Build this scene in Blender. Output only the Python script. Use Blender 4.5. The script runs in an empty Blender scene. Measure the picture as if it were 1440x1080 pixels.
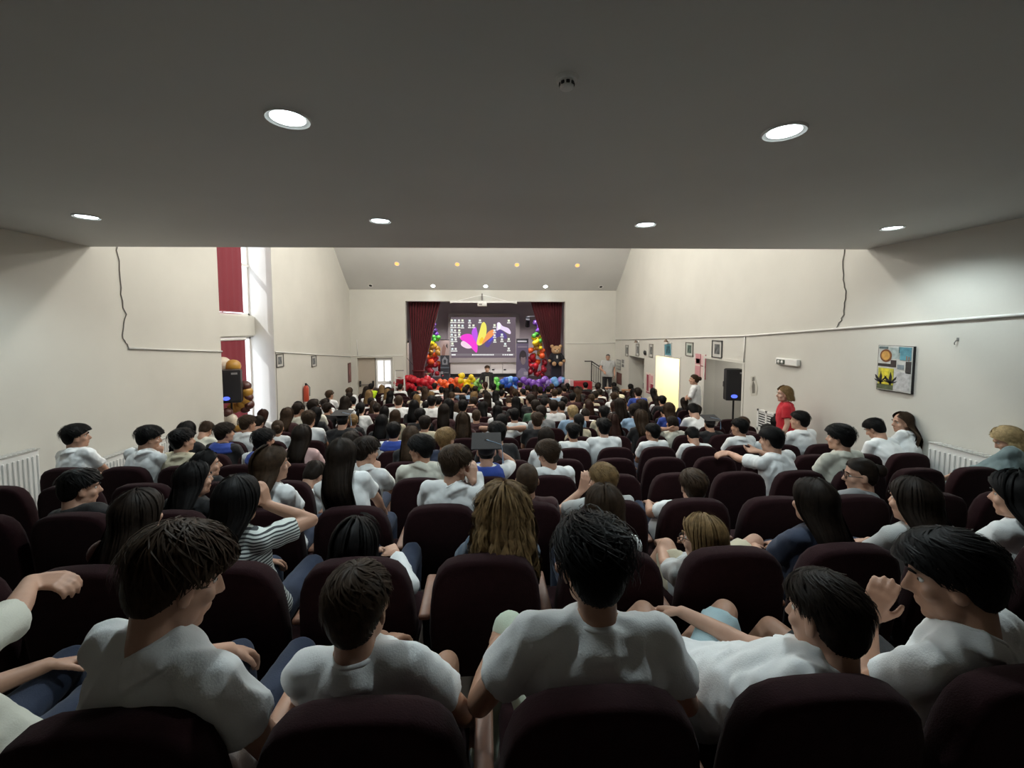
import bpy, bmesh, math, random
import numpy as np
from mathutils import Vector, Matrix

random.seed(7)
rng = np.random.default_rng(7)
scene = bpy.context.scene
COL = scene.collection

# ------------------------------------------------------------------ camera
EYE = 1.75
F, PX, PY, VX, VY = 600.0, 716.0, 500.0, 682.0, 461.0      # focal length and points in pixels of the 1440x1080 frame
PITCH = math.atan((PY - VY) / F)
YAW = math.atan((PX - VX) / F)
cam_d = bpy.data.cameras.new('camera')
cam = bpy.data.objects.new('camera', cam_d)
COL.objects.link(cam)
cam.location = (0, 0, EYE)
cam.rotation_euler = (math.pi / 2 - PITCH, 0, -YAW)
cam_d.sensor_width = 36.0
cam_d.lens = F / 1440 * 36.0
cam_d.shift_x = (720 - PX) / 1440
cam_d.shift_y = (PY - 540) / 1440
cam_d.clip_start = 0.05
scene.camera = cam

# ------------------------------------------------------------------ world, sun, exposure
scene.view_settings.view_transform = 'Standard'
scene.view_settings.look = 'None'
scene.view_settings.gamma = 1.0
scene.view_settings.use_curve_mapping = False
scene.view_settings.exposure = 0.0
world = bpy.data.worlds.new('world')
scene.world = world
world.use_nodes = True
bg = world.node_tree.nodes['Background']
bg.inputs['Color'].default_value = (0.80, 0.88, 1.0, 1)
bg.inputs['Strength'].default_value = 4.2
sun_d = bpy.data.lights.new('sun', 'SUN')
sun_d.energy = 3.0
sun_d.angle = 0.02
sun_d.color = (0.93, 0.95, 1.0)
sun = bpy.data.objects.new('sun', sun_d)
COL.objects.link(sun)
sun.rotation_euler = Vector((0.75, 0.80, -0.95)).to_track_quat('-Z', 'Y').to_euler()

E_BALCONY = 95.0
E_HALL = 88.0
E_STAGE = 420.0

# ------------------------------------------------------------------ helpers
_cy, _sy, _cp, _sp = math.cos(YAW), math.sin(YAW), math.cos(PITCH), math.sin(PITCH)
FW = np.array([_sy * _cp, _cy * _cp, -_sp])
RT = np.array([_cy, -_sy, 0.0])
UP = np.cross(RT, FW)
CAM = np.array([0, 0, EYE])

def ray(x, y): return FW + RT * (x - PX) / F - UP * (y - PY) / F
def at_y(x, y, Y): r = ray(x, y); return CAM + r * (Y / r[1])
def at_x(x, y, X): r = ray(x, y); return CAM + r * (X / r[0])
def at_z(x, y, Z): r = ray(x, y); return CAM + r * ((Z - EYE) / r[2])
def to_px(p):
    q = np.asarray(p, float) - CAM; d = q @ FW
    return PX + F * (q @ RT) / d, PY - F * (q @ UP) / d, d

FLOOR_Y = [-3, 0, 1, 5.5, 10, 14, 17, 25]
FLOOR_Z = [0, 0, -.10, -.79, -1.20, -1.40, -1.45, -1.45]
def floor_z(y): return float(np.interp(y, FLOOR_Y, FLOOR_Z))

MATS = {}
def mat(name, col, rough=0.6, metal=0.0, var=0.0, vscale=6.0, bump=0.0, bscale=60.0, emit=None, estr=0.0, sheen=0.0, spec=0.5, trans=0.0):
    if name in MATS: return MATS[name]
    m = bpy.data.materials.new(name); m.use_nodes = True
    nt = m.node_tree; b = nt.nodes['Principled BSDF']
    b.inputs['Base Color'].default_value = (*col, 1)
    b.inputs['Roughness'].default_value = rough
    b.inputs['Metallic'].default_value = metal
    b.inputs['Specular IOR Level'].default_value = spec
    if sheen:
        b.inputs['Sheen Weight'].default_value = sheen
    if trans:
        b.inputs['Transmission Weight'].default_value = trans
    if emit:
        b.inputs['Emission Color'].default_value = (*emit, 1)
        b.inputs['Emission Strength'].default_value = estr
    if var or bump:
        tc = nt.nodes.new('ShaderNodeTexCoord')
        if var:
            n = nt.nodes.new('ShaderNodeTexNoise'); n.inputs['Scale'].default_value = vscale; n.inputs['Detail'].default_value = 5
            nt.links.new(tc.outputs['Object'], n.inputs['Vector'])
            r = nt.nodes.new('ShaderNodeValToRGB')
            r.color_ramp.elements[0].position = 0.3; r.color_ramp.elements[1].position = 0.7
            r.color_ramp.elements[0].color = (*[c * (1 - var) for c in col], 1)
            r.color_ramp.elements[1].color = (*[min(1, c * (1 + var)) for c in col], 1)
            nt.links.new(n.outputs['Fac'], r.inputs['Fac'])
            nt.links.new(r.outputs['Color'], b.inputs['Base Color'])
        if bump:
            n2 = nt.nodes.new('ShaderNodeTexNoise'); n2.inputs['Scale'].default_value = bscale; n2.inputs['Detail'].default_value = 4
            nt.links.new(tc.outputs['Object'], n2.inputs['Vector'])
            bp = nt.nodes.new('ShaderNodeBump'); bp.inputs['Strength'].default_value = bump; bp.inputs['Distance'].default_value = 0.01
            nt.links.new(n2.outputs['Fac'], bp.inputs['Height'])
            nt.links.new(bp.outputs['Normal'], b.inputs['Normal'])
    MATS[name] = m
    return m

def emat(name, col, strength):
    if name in MATS: return MATS[name]
    m = bpy.data.materials.new(name); m.use_nodes = True
    nt = m.node_tree; nt.nodes.clear()
    o = nt.nodes.new('ShaderNodeOutputMaterial'); e = nt.nodes.new('ShaderNodeEmission')
    e.inputs['Color'].default_value = (*col, 1); e.inputs['Strength'].default_value = strength
    nt.links.new(e.outputs[0], o.inputs[0])
    MATS[name] = m
    return m

def link(o, parent=None):
    COL.objects.link(o)
    if parent is not None: o.parent = parent
    return o

def tag(o, label=None, cat=None, group=None, kind=None):
    if label: o['label'] = label
    if cat: o['category'] = cat
    if group: o['group'] = group
    if kind: o['kind'] = kind
    return o

def empty(name, loc, rz=0.0, label=None, cat=None, group=None):
    o = bpy.data.objects.new(name, None)
    o.empty_display_size = 0.1
    COL.objects.link(o)
    o.location = loc; o.rotation_euler = (0, 0, rz)
    return tag(o, label, cat, group)

class MB:
    """collects shapes for one mesh"""
    def __init__(s): s.v = []; s.f = []; s.n = 0
    def add(s, V, Fc):
        V = np.asarray(V, float).reshape(-1, 3)
        s.v.append(V)
        k = s.n
        s.f.extend([tuple(int(i) + k for i in f) for f in Fc])
        s.n += len(V); return s
    def box(s, lo, hi):
        x0, y0, z0 = lo; x1, y1, z1 = hi
        V = [(x0,y0,z0),(x1,y0,z0),(x1,y1,z0),(x0,y1,z0),(x0,y0,z1),(x1,y0,z1),(x1,y1,z1),(x0,y1,z1)]
        return s.add(V, [(0,3,2,1),(4,5,6,7),(0,1,5,4),(1,2,6,5),(2,3,7,6),(3,0,4,7)])
    def rbox(s, lo, hi, r=0.02, seg=3):
        bm = bmesh.new(); bmesh.ops.create_cube(bm, size=1)
        c = (Vector(lo) + Vector(hi)) / 2; d = Vector(hi) - Vector(lo)
        for v in bm.verts: v.co = Vector((v.co.x * d.x, v.co.y * d.y, v.co.z * d.z)) + c
        bmesh.ops.bevel(bm, geom=list(bm.edges), offset=min(r, min(d) * .49), segments=seg, profile=.5, affect='EDGES')
        return s.bm(bm)
    def bm(s, bm, M=None):
        bm.verts.index_update()
        V = [tuple((M @ v.co) if M else v.co) for v in bm.verts]
        Fc = [[v.index for v in f.verts] for f in bm.faces]
        bm.free()
        return s.add(V, Fc)
    def tube(s, pts, r, seg=8, closed=False):
        P = np.asarray(pts, float); n = len(P)
        rr = np.full(n, r) if np.isscalar(r) else np.asarray(r, float)
        T = np.gradient(P, axis=0) if not closed else (np.roll(P, -1, 0) - np.roll(P, 1, 0))
        T /= np.linalg.norm(T, axis=1)[:, None] + 1e-9
        ref = np.array([0, 0, 1.]) if abs(T[0][2]) < .9 else np.array([1., 0, 0])
        V = []
        a = np.linspace(0, 2 * math.pi, seg, endpoint=False)
        for i in range(n):
            u = np.cross(T[i], ref); u /= np.linalg.norm(u) + 1e-9
            w = np.cross(u, T[i]); ref = w
            for t in a: V.append(P[i] + rr[i] * (math.cos(t) * u + math.sin(t) * w))
        Fc = []
        m = n if closed else n - 1
        for i in range(m):
            for j in range(seg):
                a0 = i * seg + j; a1 = i * seg + (j + 1) % seg; b0 = ((i + 1) % n) * seg + j; b1 = ((i + 1) % n) * seg + (j + 1) % seg
                Fc.append((a0, a1, b1, b0))
        if not closed:
            Fc.append(tuple(range(seg - 1, -1, -1))); Fc.append(tuple((n - 1) * seg + j for j in range(seg)))
        return s.add(V, Fc)
    def sphere(s, c, r, seg=16, rings=10, R=None):
        V, Fc = unit_sphere(seg, rings)
        V = V * np.asarray(r)
        if R is not None: V = V @ np.asarray(R).T
        return s.add(V + np.asarray(c), Fc)
    def loft(s, rings, cap=True):
        """rings: list of equal-length closed loops"""
        m = len(rings[0]); V = np.concatenate([np.asarray(r, float) for r in rings])
        Fc = []
        for i in range(len(rings) - 1):
            for j in range(m):
                Fc.append((i * m + j, i * m + (j + 1) % m, (i + 1) * m + (j + 1) % m, (i + 1) * m + j))
        if cap:
            Fc.append(tuple(range(m - 1, -1, -1))); Fc.append(tuple((len(rings) - 1) * m + j for j in range(m)))
        return s.add(V, Fc)
    def lathe(s, prof, c=(0, 0, 0), seg=20):
        rings = []
        for r, z in prof:
            rings.append([(c[0] + r * math.cos(t), c[1] + r * math.sin(t), c[2] + z) for t in np.linspace(0, 2 * math.pi, seg, endpoint=False)])
        return s.loft(rings)
    def cone(s, p0, r0, p1, r1, seg=14, ends=True):
        p0 = np.asarray(p0, float); p1 = np.asarray(p1, float)
        s.tube([p0, p1], [r0, r1], seg)
        if ends:
            s.sphere(p0, (r0,) * 3, 12, 8); s.sphere(p1, (r1,) * 3, 12, 8)
        return s
    def prism(s, poly, axis, a, b):
        """polygon in the plane across axis, extruded from a to b"""
        n = len(poly)
        def P(q, t):
            if axis == 'y': return (q[0], t, q[1])
            if axis == 'x': return (t, q[0], q[1])
            return (q[0], q[1], t)
        V = [P(q, a) for q in poly] + [P(q, b) for q in poly]
        Fc = [tuple(range(n)), tuple(range(2 * n - 1, n - 1, -1))]
        for i in range(n): Fc.append((i, i + n, (i + 1) % n + n, (i + 1) % n))
        return s.add(V, Fc)
    def mesh(s, name, fix=True):
        V = np.concatenate(s.v)
        me = bpy.data.meshes.new(name)
        me.from_pydata(V.tolist(), [], s.f)
        if fix:
            bm = bmesh.new(); bm.from_mesh(me); bmesh.ops.recalc_face_normals(bm, faces=bm.faces); bm.to_mesh(me); bm.free()
        return me
    def build(s, name, m, parent=None, smooth=False, loc=None, label=None, cat=None, group=None, kind=None):
        me = s.mesh(name)
        me.materials.append(m)
        if smooth: me.shade_smooth() if hasattr(me, 'shade_smooth') else None
        if smooth == 'auto':
            me.set_sharp_from_angle(angle=math.radians(40))
        o = bpy.data.objects.new(name, me)
        link(o, parent)
        if loc is not None: o.location = loc
        return tag(o, label, cat, group, kind)

_US = {}
def unit_sphere(seg, rings):
    if (seg, rings) in _US: return _US[(seg, rings)]
    V = [(0, 0, 1)]
    for i in range(1, rings):
        t = math.pi * i / rings
        for j in range(seg):
            p = 2 * math.pi * j / seg
            V.append((math.sin(t) * math.cos(p), math.sin(t) * math.sin(p), math.cos(t)))
    V.append((0, 0, -1))
    Fc = []
    for j in range(seg): Fc.append((0, 1 + j, 1 + (j + 1) % seg))
    for i in range(rings - 2):
        for j in range(seg):
            a = 1 + i * seg + j; b = 1 + i * seg + (j + 1) % seg
            Fc.append((a, a + seg, b + seg, b))
    last = len(V) - 1
    for j in range(seg): Fc.append((last, 1 + (rings - 2) * seg + (j + 1) % seg, 1 + (rings - 2) * seg + j))
    _US[(seg, rings)] = (np.array(V), Fc)
    return _US[(seg, rings)]

def mesh_obj(name, me, parent=None, m=None, loc=None):
    o = bpy.data.objects.new(name, me)
    if m is not None:
        if len(me.materials) == 0: me.materials.append(None)
        o.material_slots[0].link = 'OBJECT'
        o.material_slots[0].material = m
    link(o, parent)
    if loc is not None: o.location = loc
    return o

def spot(name, loc, energy, color, size=150, parent=None, radius=0.08, aim=(0, 0, -1)):
    d = bpy.data.lights.new(name, 'SPOT'); d.energy = energy; d.color = color
    d.spot_size = math.radians(size); d.spot_blend = 0.6; d.shadow_soft_size = radius
    o = bpy.data.objects.new(name, d); COL.objects.link(o)
    o.rotation_euler = Vector(aim).to_track_quat('-Z', 'Y').to_euler()
    if parent is not None: o.parent = parent
    o.location = loc
    return o

ORD = ['zeroth', 'first', 'second', 'third', 'fourth', 'fifth', 'sixth', 'seventh', 'eighth', 'ninth', 'tenth', 'eleventh', 'twelfth',
       'thirteenth', 'fourteenth', 'fifteenth', 'sixteenth', 'seventeenth', 'eighteenth']

# ------------------------------------------------------------------ materials of the room
M_WALL = mat('wall_plaster', (0.64, 0.63, 0.58), 0.75, var=0.05, vscale=0.9, bump=0.12, bscale=9)
M_CEIL = mat('ceiling_plaster', (0.60, 0.60, 0.58), 0.8, var=0.04, vscale=0.7)
M_BALC = mat('balcony_plaster', (0.60, 0.605, 0.585), 0.62, var=0.04, vscale=0.7)
M_FLOOR = mat('floor_lino', (0.10, 0.075, 0.06), 0.5, var=0.15, vscale=3)
M_WHITE = mat('white_paint', (0.78, 0.78, 0.76), 0.45)
M_BLACKP = mat('black_plastic', (0.012, 0.013, 0.016), 0.45)
M_DMETAL = mat('dark_metal', (0.03, 0.03, 0.032), 0.4, metal=0.6)
M_STAGEWALL = mat('stage_wall_paint', (0.44, 0.39, 0.41), 0.8, var=0.05, vscale=1.5)
M_STAGEFLOOR = mat('stage_boards', (0.07, 0.05, 0.045), 0.5)
M_WIRE = mat('wire_grey', (0.22, 0.21, 0.20), 0.6)
M_RED = mat('red_blind_fabric', (0.22, 0.025, 0.04), 0.8, trans=0.0)
M_CURTAIN = mat('curtain_velvet', (0.105, 0.006, 0.013), 0.85, sheen=0.1)

XL, XR, YB, YE = -5.25, 5.27, -2.2, 17.0
HZ = 5.5
# ------------------------------------------------------------------ structure
def struct(mb, name, m, **k): return mb.build(name, m, kind='structure', **k)

mb = MB()
ys = FLOOR_Y[:-1]
for i in range(len(ys) - 1):
    y0, y1 = ys[i], ys[i + 1]
    mb.prism([(y0, FLOOR_Z[i]), (y1, FLOOR_Z[i + 1]), (y1, FLOOR_Z[i + 1] - .2), (y0, FLOOR_Z[i] - .2)], 'x', -6.2, 7.6)
struct(mb, 'floor', M_FLOOR)

# left wall with the window niche between 8.8 and 10.95
mb = MB()
mb.box((XL - .5, YB, -2), (XL, 8.8, HZ)); mb.box((XL - .5, 10.95, -2), (XL, YE + .3, HZ))
struct(mb, 'wall_left', M_WALL)
mb = MB()
XW = XL - .5
mb.box((XW - .25, 8.8, 1.53), (XW, 10.95, 2.05))      # spandrel between the windows
mb.box((XW - .25, 8.8, 4.6), (XW, 10.95, HZ))
mb.box((XW - .25, 8.0, -2), (XW, 8.8, HZ)); mb.box((XW - .25, 10.95, -2), (XW, 11.6, HZ))
mb.box((XW - .25, 8.8, -2), (XW, 10.95, -1.16))
mb.box((XW, 8.8, 1.56), (XW + .05, 10.98, 2.02))
struct(mb, 'wall_niche', M_WALL)
def window(name, y0, y1, z0, z1, n):
    w = empty(name, (XW - .1, (y0 + y1) / 2, z0)); w['kind'] = 'structure'
    o = w.location
    f = MB(); d = .05
    for a in (((-.03, y0 - o.y, 0), (.03, y0 - o.y + d, z1 - z0)), ((-.03, y1 - o.y - d, 0), (.03, y1 - o.y, z1 - z0)),
              ((-.03, y0 - o.y, 0), (.03, y1 - o.y, d)), ((-.03, y0 - o.y, z1 - z0 - d), (.03, y1 - o.y, z1 - z0))): f.box(*a)
    f.build('window_frame', M_WHITE, w)
    gm = bpy.data.materials.get('window_glass')
    if not gm:
        gm = bpy.data.materials.new('window_glass'); gm.use_nodes = True
        nt = gm.node_tree; nt.nodes.clear()
        out = nt.nodes.new('ShaderNodeOutputMaterial'); mx = nt.nodes.new('ShaderNodeMixShader'); tr = nt.nodes.new('ShaderNodeBsdfTransparent'); gl = nt.nodes.new('ShaderNodeBsdfGlossy')
        gl.inputs['Roughness'].default_value = .02; mx.inputs[0].default_value = .07
        nt.links.new(tr.outputs[0], mx.inputs[1]); nt.links.new(gl.outputs[0], mx.inputs[2]); nt.links.new(mx.outputs[0], out.inputs[0])
    g = MB(); ym = (y0 + y1) / 2 - o.y
    for a, b in ((y0 - o.y + d, ym - .02), (ym + .02, y1 - o.y - d)):
        MB().box((-.006, a, d), (.006, b, z1 - z0 - d)).build('pane', gm, w)
    MB().box((-.03, ym - .03, d), (.03, ym + .03, z1 - z0 - d)).build('mullion', M_WHITE, w)
    if n == 1: MB().box((-.035, y0 - o.y, 1.18), (.06, y1 - o.y, 1.24)).build('transom', M_WHITE, w)
    return w
window('window_1', 8.8, 10.95, 2.05, 4.6, 1)
window('window_2', 8.8, 10.95, -1.16, 1.53, 2)
def blind(y0, y1, z0, z1, label):
    b = empty('roller_blind', (XW - .01, y0, z0), label=label, cat='blind')
    n = 24; rings = []
    ysx = np.linspace(0, y1 - y0, n); v = []
    for i, y in enumerate(ysx): v.append((.012 * math.sin(i * 1.9) + .01, y))
    mb = MB(); V = []; Fc = []
    for dx in (0, .006):
        for z in (0, z1 - z0):
            for x, y in v: V.append((x + dx, y, z))
    for k in (0, 2 * n):
        for i in range(n - 1): Fc.append((k + i, k + i + 1, k + n + i + 1, k + n + i))
    mb.add(V, Fc); mb.build('fabric', M_RED, b, smooth=True)
    MB().tube([(.02, 0, 0), (.02, y1 - y0, 0)], .014, 8).build('bottom_bar', mat('blind_bar', (.35, .08, .09), .5), b)
    MB().tube([(.02, 0, z1 - z0), (.02, y1 - y0, z1 - z0)], .03, 10).build('roller', M_WHITE, b)
blind(8.85, 10.56, 2.12, 4.55, 'tall dark red fabric blind hanging in the upper niche window')
blind(8.85, 10.58, -.9, 1.49, 'dark red fabric blind over the lower niche window behind the balloons')

# right wall with three doorways
DOORS = [(8.42, 9.92, 1.02, 1.3), (11.25, 12.84, .90, 1.6), (13.80, 15.30, .74, .38)]
mb = MB()
cur = YB
for y0, y1, zt, dep in DOORS:
    mb.box((XR, cur, -2), (XR + .25, y0, HZ)); mb.box((XR, y0, zt), (XR + .25, y1, HZ)); cur = y1
mb.box((XR, cur, -2), (XR + .25, YE + .3, HZ))
struct(mb, 'wall_right', M_WALL)
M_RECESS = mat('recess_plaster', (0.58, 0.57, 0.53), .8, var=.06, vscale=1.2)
M_WARMROOM = mat('corridor_plaster', (0.80, 0.76, 0.60), .8)
for i, (y0, y1, zt, dep) in enumerate(DOORS):
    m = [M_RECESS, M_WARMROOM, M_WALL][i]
    mb = MB(); x0 = XR + .25; x1 = XR + .25 + dep
    e = .0 if i != 1 else .5
    mb.box((x1, y0 - e, -2), (x1 + .1, y1 + e, zt + .3 + e)); mb.box((x0, y0 - .1 - e, -2), (x1, y0 - e, zt + .3 + e)); mb.box((x0, y1 + e, -2), (x1, y1 + .1 + e, zt + .3 + e))
    mb.box((x0, y0 - e, zt + (.0 if i != 1 else .3)), (x1, y1 + e, zt + .3 + e))
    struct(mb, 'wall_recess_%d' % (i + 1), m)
    # thin frame around the opening
    mb = MB()
    mb.box((XR - .012, y0 - .06, floor_z(y0)), (XR, y0, zt + .06)); mb.box((XR - .012, y1, floor_z(y1)), (XR, y1 + .06, zt + .06)); mb.box((XR - .012, y0, zt), (XR, y1, zt + .06))
    struct(mb, 'trim_%d' % (i + 1), M_WALL)
# corridor lamp behind the second doorway
lamp = empty('corridor_lamp', (XR + 1.0, 12.05, 1.18), label='round warm ceiling lamp in the bright corridor beyond the doorway', cat='lamp')
MB().lathe([(.0, 0), (.14, 0), (.15, -.03), (.13, -.06), (0, -.07)], seg=20).build('shade', emat('lamp_warm', (1, .84, .52), 9), lamp, smooth=True)
ld = bpy.data.lights.new('corridor_light', 'POINT'); ld.energy = 120; ld.color = (1, .88, .62); ld.shadow_soft_size = .15
lo = bpy.data.objects.new('corridor_light', ld); COL.objects.link(lo); lo.parent = lamp; lo.location = (0, 0, -.25)

# made-up dim lamp, added only to brighten the loudspeaker recess
lamp = empty('recess_lamp', (XR + .9, 9.1, 1.02), label='small dim ceiling lamp inside the loudspeaker recess', cat='lamp')
MB().lathe([(.001, 0), (.09, 0), (.10, -.03), (.001, -.05)], seg=18).build('shade', emat('lamp_recess', (1, .95, .85), 1.5), lamp, smooth=True)
ld = bpy.data.lights.new('recess_light', 'POINT'); ld.energy = 9; ld.color = (1, .95, .86); ld.shadow_soft_size = .1
lo = bpy.data.objects.new('recess_light', ld); COL.objects.link(lo); lo.parent = lamp; lo.location = (0, 0, -.2)

# wall behind the audience, stage wall
mb = MB(); mb.box((XL - .5, YB - .25, -.4), (XR + .25, YB, HZ)); struct(mb, 'wall_back', M_WALL)
SX0, SX1, SZT = -3.11, 3.21, 2.79
DX0, DX1, DZT = -5.02, -3.64, .58
mb = MB()
mb.box((XL - .3, YE, DZT), (SX0, YE + .3, 3.6)); mb.box((XL - .3, YE, -2), (DX0, YE + .3, DZT)); mb.box((DX1, YE, -2), (SX0, YE + .3, DZT))
mb.box((SX0, YE, SZT), (SX1, YE + .3, 3.6)); mb.box((SX1, YE, -2), (XR + .25, YE + .3, 3.6))
struct(mb, 'wall_stage', M_WALL)

# hall ceiling: flat over the hall, falling in a curve to the stage wall
_k = np.array([(13.0, HZ), (13.8, HZ - .03), (14.5, 5.28), (15.1, 4.82), (15.75, 4.22), (16.4, 3.68), (17.05, 3.20)])
_t = np.linspace(0, len(_k) - 1, 37)
_sm = np.stack([np.convolve(np.pad(np.interp(_t, range(len(_k)), _k[:, i]), 4, mode='reflect', reflect_type='odd'), np.ones(9) / 9, 'valid') for i in (0, 1)], 1)
prof = [(YB, HZ), (float(_sm[0][0]) - .05, HZ)] + [(float(a), float(b)) for a, b in _sm] + [(17.3, 3.15)]
mb = MB()
mb.prism(prof + [(b, zb + .2) for b, zb in prof[::-1]], 'x', XL - .5, XR + .25)
struct(mb, 'ceiling', M_CEIL, smooth='auto')
def slope_z(y): return float(np.interp(y, [p[0] for p in prof], [p[1] for p in prof]))

# balcony slab over the back of the hall; its front edge runs slightly askew
BZ = EYE + 1.08
mb = MB()
mb.prism([(XL, YB), (XR, YB), (XR, 5.68), (XL, 6.08)], 'z', BZ, BZ + .35)
mb.prism([(XL, 5.93), (XR, 5.53), (XR, 5.68), (XL, 6.08)], 'z', BZ + .35, BZ + 1.2)
struct(mb, 'ceiling_balcony', M_BALC)

# stage box
SF = -.63
mb = MB(); mb.box((-4.6, 16.92, -2), (4.6, 21.3, SF)); struct(mb, 'floor_stage', M_STAGEFLOOR)
mb = MB(); mb.box((-4.6, 21.0, SF), (4.6, 21.3, 3.9)); struct(mb, 'wall_stage_back', M_STAGEWALL)
mb = MB(); mb.box((-4.6, 17.3, SF), (-4.4, 21.0, 3.9)); struct(mb, 'wall_stage_left', M_STAGEWALL)
mb = MB(); mb.box((4.4, 17.3, SF), (4.6, 21.0, 3.9)); struct(mb, 'wall_stage_right', M_STAGEWALL)
mb = MB(); mb.box((-4.6, 17.3, 3.7), (4.6, 21.3, 3.9)); struct(mb, 'ceiling_stage', M_STAGEWALL)
mb = MB(); mb.box((SX0 - .6, 16.86, SF - .07), (4.1, 16.95, SF)); struct(mb, 'trim_4', mat('stage_nosing', (.16, .05, .045), .5))
mb = MB(); mb.box((4.1, YE - .02, -1.45), (XR, YE, -1.33)); struct(mb, 'baseboard_stage', M_WHITE)

# room beyond the double door beside the stage
mb = MB(); mb.box((-6.2, 18.6, -2), (-3.3, 18.7, 1.2)); mb.box((-6.2, 17.3, -2), (-6.1, 18.6, 1.2)); mb.box((-3.4, 17.3, -2), (-3.3, 18.6, 1.2)); mb.box((-6.2, 17.3, 1.1), (-3.3, 18.7, 1.2)); mb.box((-6.2, 17.0, -1.65), (-3.3, 18.7, -1.45))
struct(mb, 'wall_vestibule', mat('vestibule_plaster', (.62, .55, .45), .8))
d = empty('door_1', (-4.33, YE + .12, -1.45)); d['kind'] = 'structure'
MB().rbox((0, 0, 0), (.67, .05, 2.02), .008, 2).build('door_leaf', mat('door_white_plastic', (.86, .86, .85), .3), d)
for x0 in (.08, .36):
    MB().rbox((x0, -.012, .12), (x0 + .22, .0, .95), .006, 2).build('door_panel', mat('frosted_daylight_glass', (.85, .86, .88), .4, emit=(.95, .97, 1), estr=.9), d)  # panes given their own glow in place of daylight from behind
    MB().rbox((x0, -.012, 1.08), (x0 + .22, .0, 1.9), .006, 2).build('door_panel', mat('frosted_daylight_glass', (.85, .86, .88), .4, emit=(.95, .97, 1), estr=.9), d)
MB().tube([(.56, -.04, 1.0), (.56, -.05, 1.12)], .012).tube([(.56, -.05, 1.02), (.62, -.05, 1.02)], .01).build('door_handle', M_DMETAL, d)
d = empty('door_2', (DX0, YE + .16, -1.45)); d['kind'] = 'structure'
MB().rbox((0, 0, 0), (.66, .05, 2.02), .008, 2).build('door_leaf', mat('door_beige', (.50, .44, .37), .5), d)
MB().tube([(.08, -.07, .95), (.58, -.07, .95)], .018).build('push_bar', mat('push_bar_metal', (.25, .24, .23), .4, metal=.6), d)
for x in (.08, .58): MB().rbox((x - .03, -.08, .87), (x + .03, 0, 1.1), .01, 2).build('push_bar_end', M_DMETAL, d)
mb = MB(); mb.box((DX0 - .07, YE - .015, -1.45), (DX0, YE, DZT + .07)); mb.box((DX1, YE - .015, -1.45), (DX1 + .07, YE, DZT + .07)); mb.box((DX0, YE - .015, DZT), (DX1, YE, DZT + .07))
struct(mb, 'trim_5', M_WALL)
# push-bar door in the third recess of the right wall
d = empty('door_3', (XR + .55, 13.85, floor_z(14))); d['kind'] = 'structure'
MB().rbox((0, 0, .0), (.05, 1.4, 2.1), .008, 2).build('door_leaf', mat('door_grey', (.50, .48, .45), .5), d)
MB().tube([(-.09, .25, .98), (-.10, 1.2, .98)], .018).build('push_bar', M_DMETAL, d)
for y in (.25, 1.2): MB().rbox((-.1, y - .04, .95), (0, y + .04, 1.16), .01, 2).build('push_bar_end', M_DMETAL, d)

# ------------------------------------------------------------------ ceiling lamps
def downlight(loc, r, energy, col, estr, label, group, slope=None, spot_angle=150):
    e = empty('downlight', loc, label=label, cat='ceiling light', group=group)
    if slope: e.rotation_euler = (slope, 0, 0)
    MB().lathe([(r * .86, -.002), (r * 1.0, -.004), (r * 1.12, -.012), (r * 1.18, -.004), (r * 1.18, 0), (r * .86, 0)], seg=28).build('trim_ring', M_WHITE, e, smooth='auto')
    MB().lathe([(.001, -.006), (r * .5, -.006), (r * .88, -.004), (r * .88, 0), (.001, 0)], seg=24).build('diffuser', emat('lamp_%s' % ('orange' if col[2] < .8 else 'cool'), col, estr), e)
    if energy:
        spot('lamp_light', (0, 0, -.03), energy, col, spot_angle, e, r)
    return e
COOL = (.86, .99, 1.0)
places = ['beside the left wall', 'left of the aisle line', 'right of the middle', 'beside the right wall']
for i, x in enumerate((-3.86, -1.05, 1.68, 4.40)):
    downlight((x, 4.45, BZ), .095, E_BALCONY, COOL, 12, 'round white recessed downlight under the balcony near its front edge, %s' % ['by the window wall', 'second from the window wall', 'second from the painting wall', 'by the painting wall'][i], 'balcony downlights')
for i, x in enumerate((-1.01, 1.65)):
    downlight((x, 2.335, BZ), .095, E_BALCONY, COOL, 12, 'round white recessed downlight deep under the balcony, %s the smoke detector' % ['on the window side of', 'on the painting side of'][i], 'balcony downlights')
for i, p in enumerate([(558, 371), (643, 371), (727, 372), (812, 372)]):
    q = at_y(*p, 15.93); q[2] = slope_z(q[1])
    downlight(tuple(q), .085, 10, (1, .42, .12), 1.9, 'small warm orange spotlight in the sloping ceiling, %s from the window wall' % ORD[i + 1], 'warm ceiling spotlights', slope=-.72)
for i, p in enumerate([(609, 404), (683, 404), (767, 405)]):
    q = at_y(*p, 16.82); q[2] = slope_z(q[1])
    downlight(tuple(q), .085, 14, COOL, 12, 'small white spotlight low on the sloping ceiling above the stage, %s from the window wall' % ORD[i + 1], 'white spotlights over the stage', slope=-.6)
for i, p in enumerate([(521, 403), (845, 405)]):
    q = at_y(*p, 16.82); q[2] = slope_z(q[1])
    e = empty('unlit_spotlight', tuple(q), label='unlit dark spotlight low on the sloping ceiling near the %s wall' % ['window', 'right'][i], cat='ceiling light'); e.rotation_euler = (-.6, 0, 0)
    MB().lathe([(.05, -.002), (.085, -.01), (.1, -.002), (.1, 0), (.05, 0)]).build('trim_ring', M_WHITE, e); MB().lathe([(.001, -.004), (.06, -.004), (.06, 0), (.001, 0)]).build('glass', M_DMETAL, e)
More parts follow.
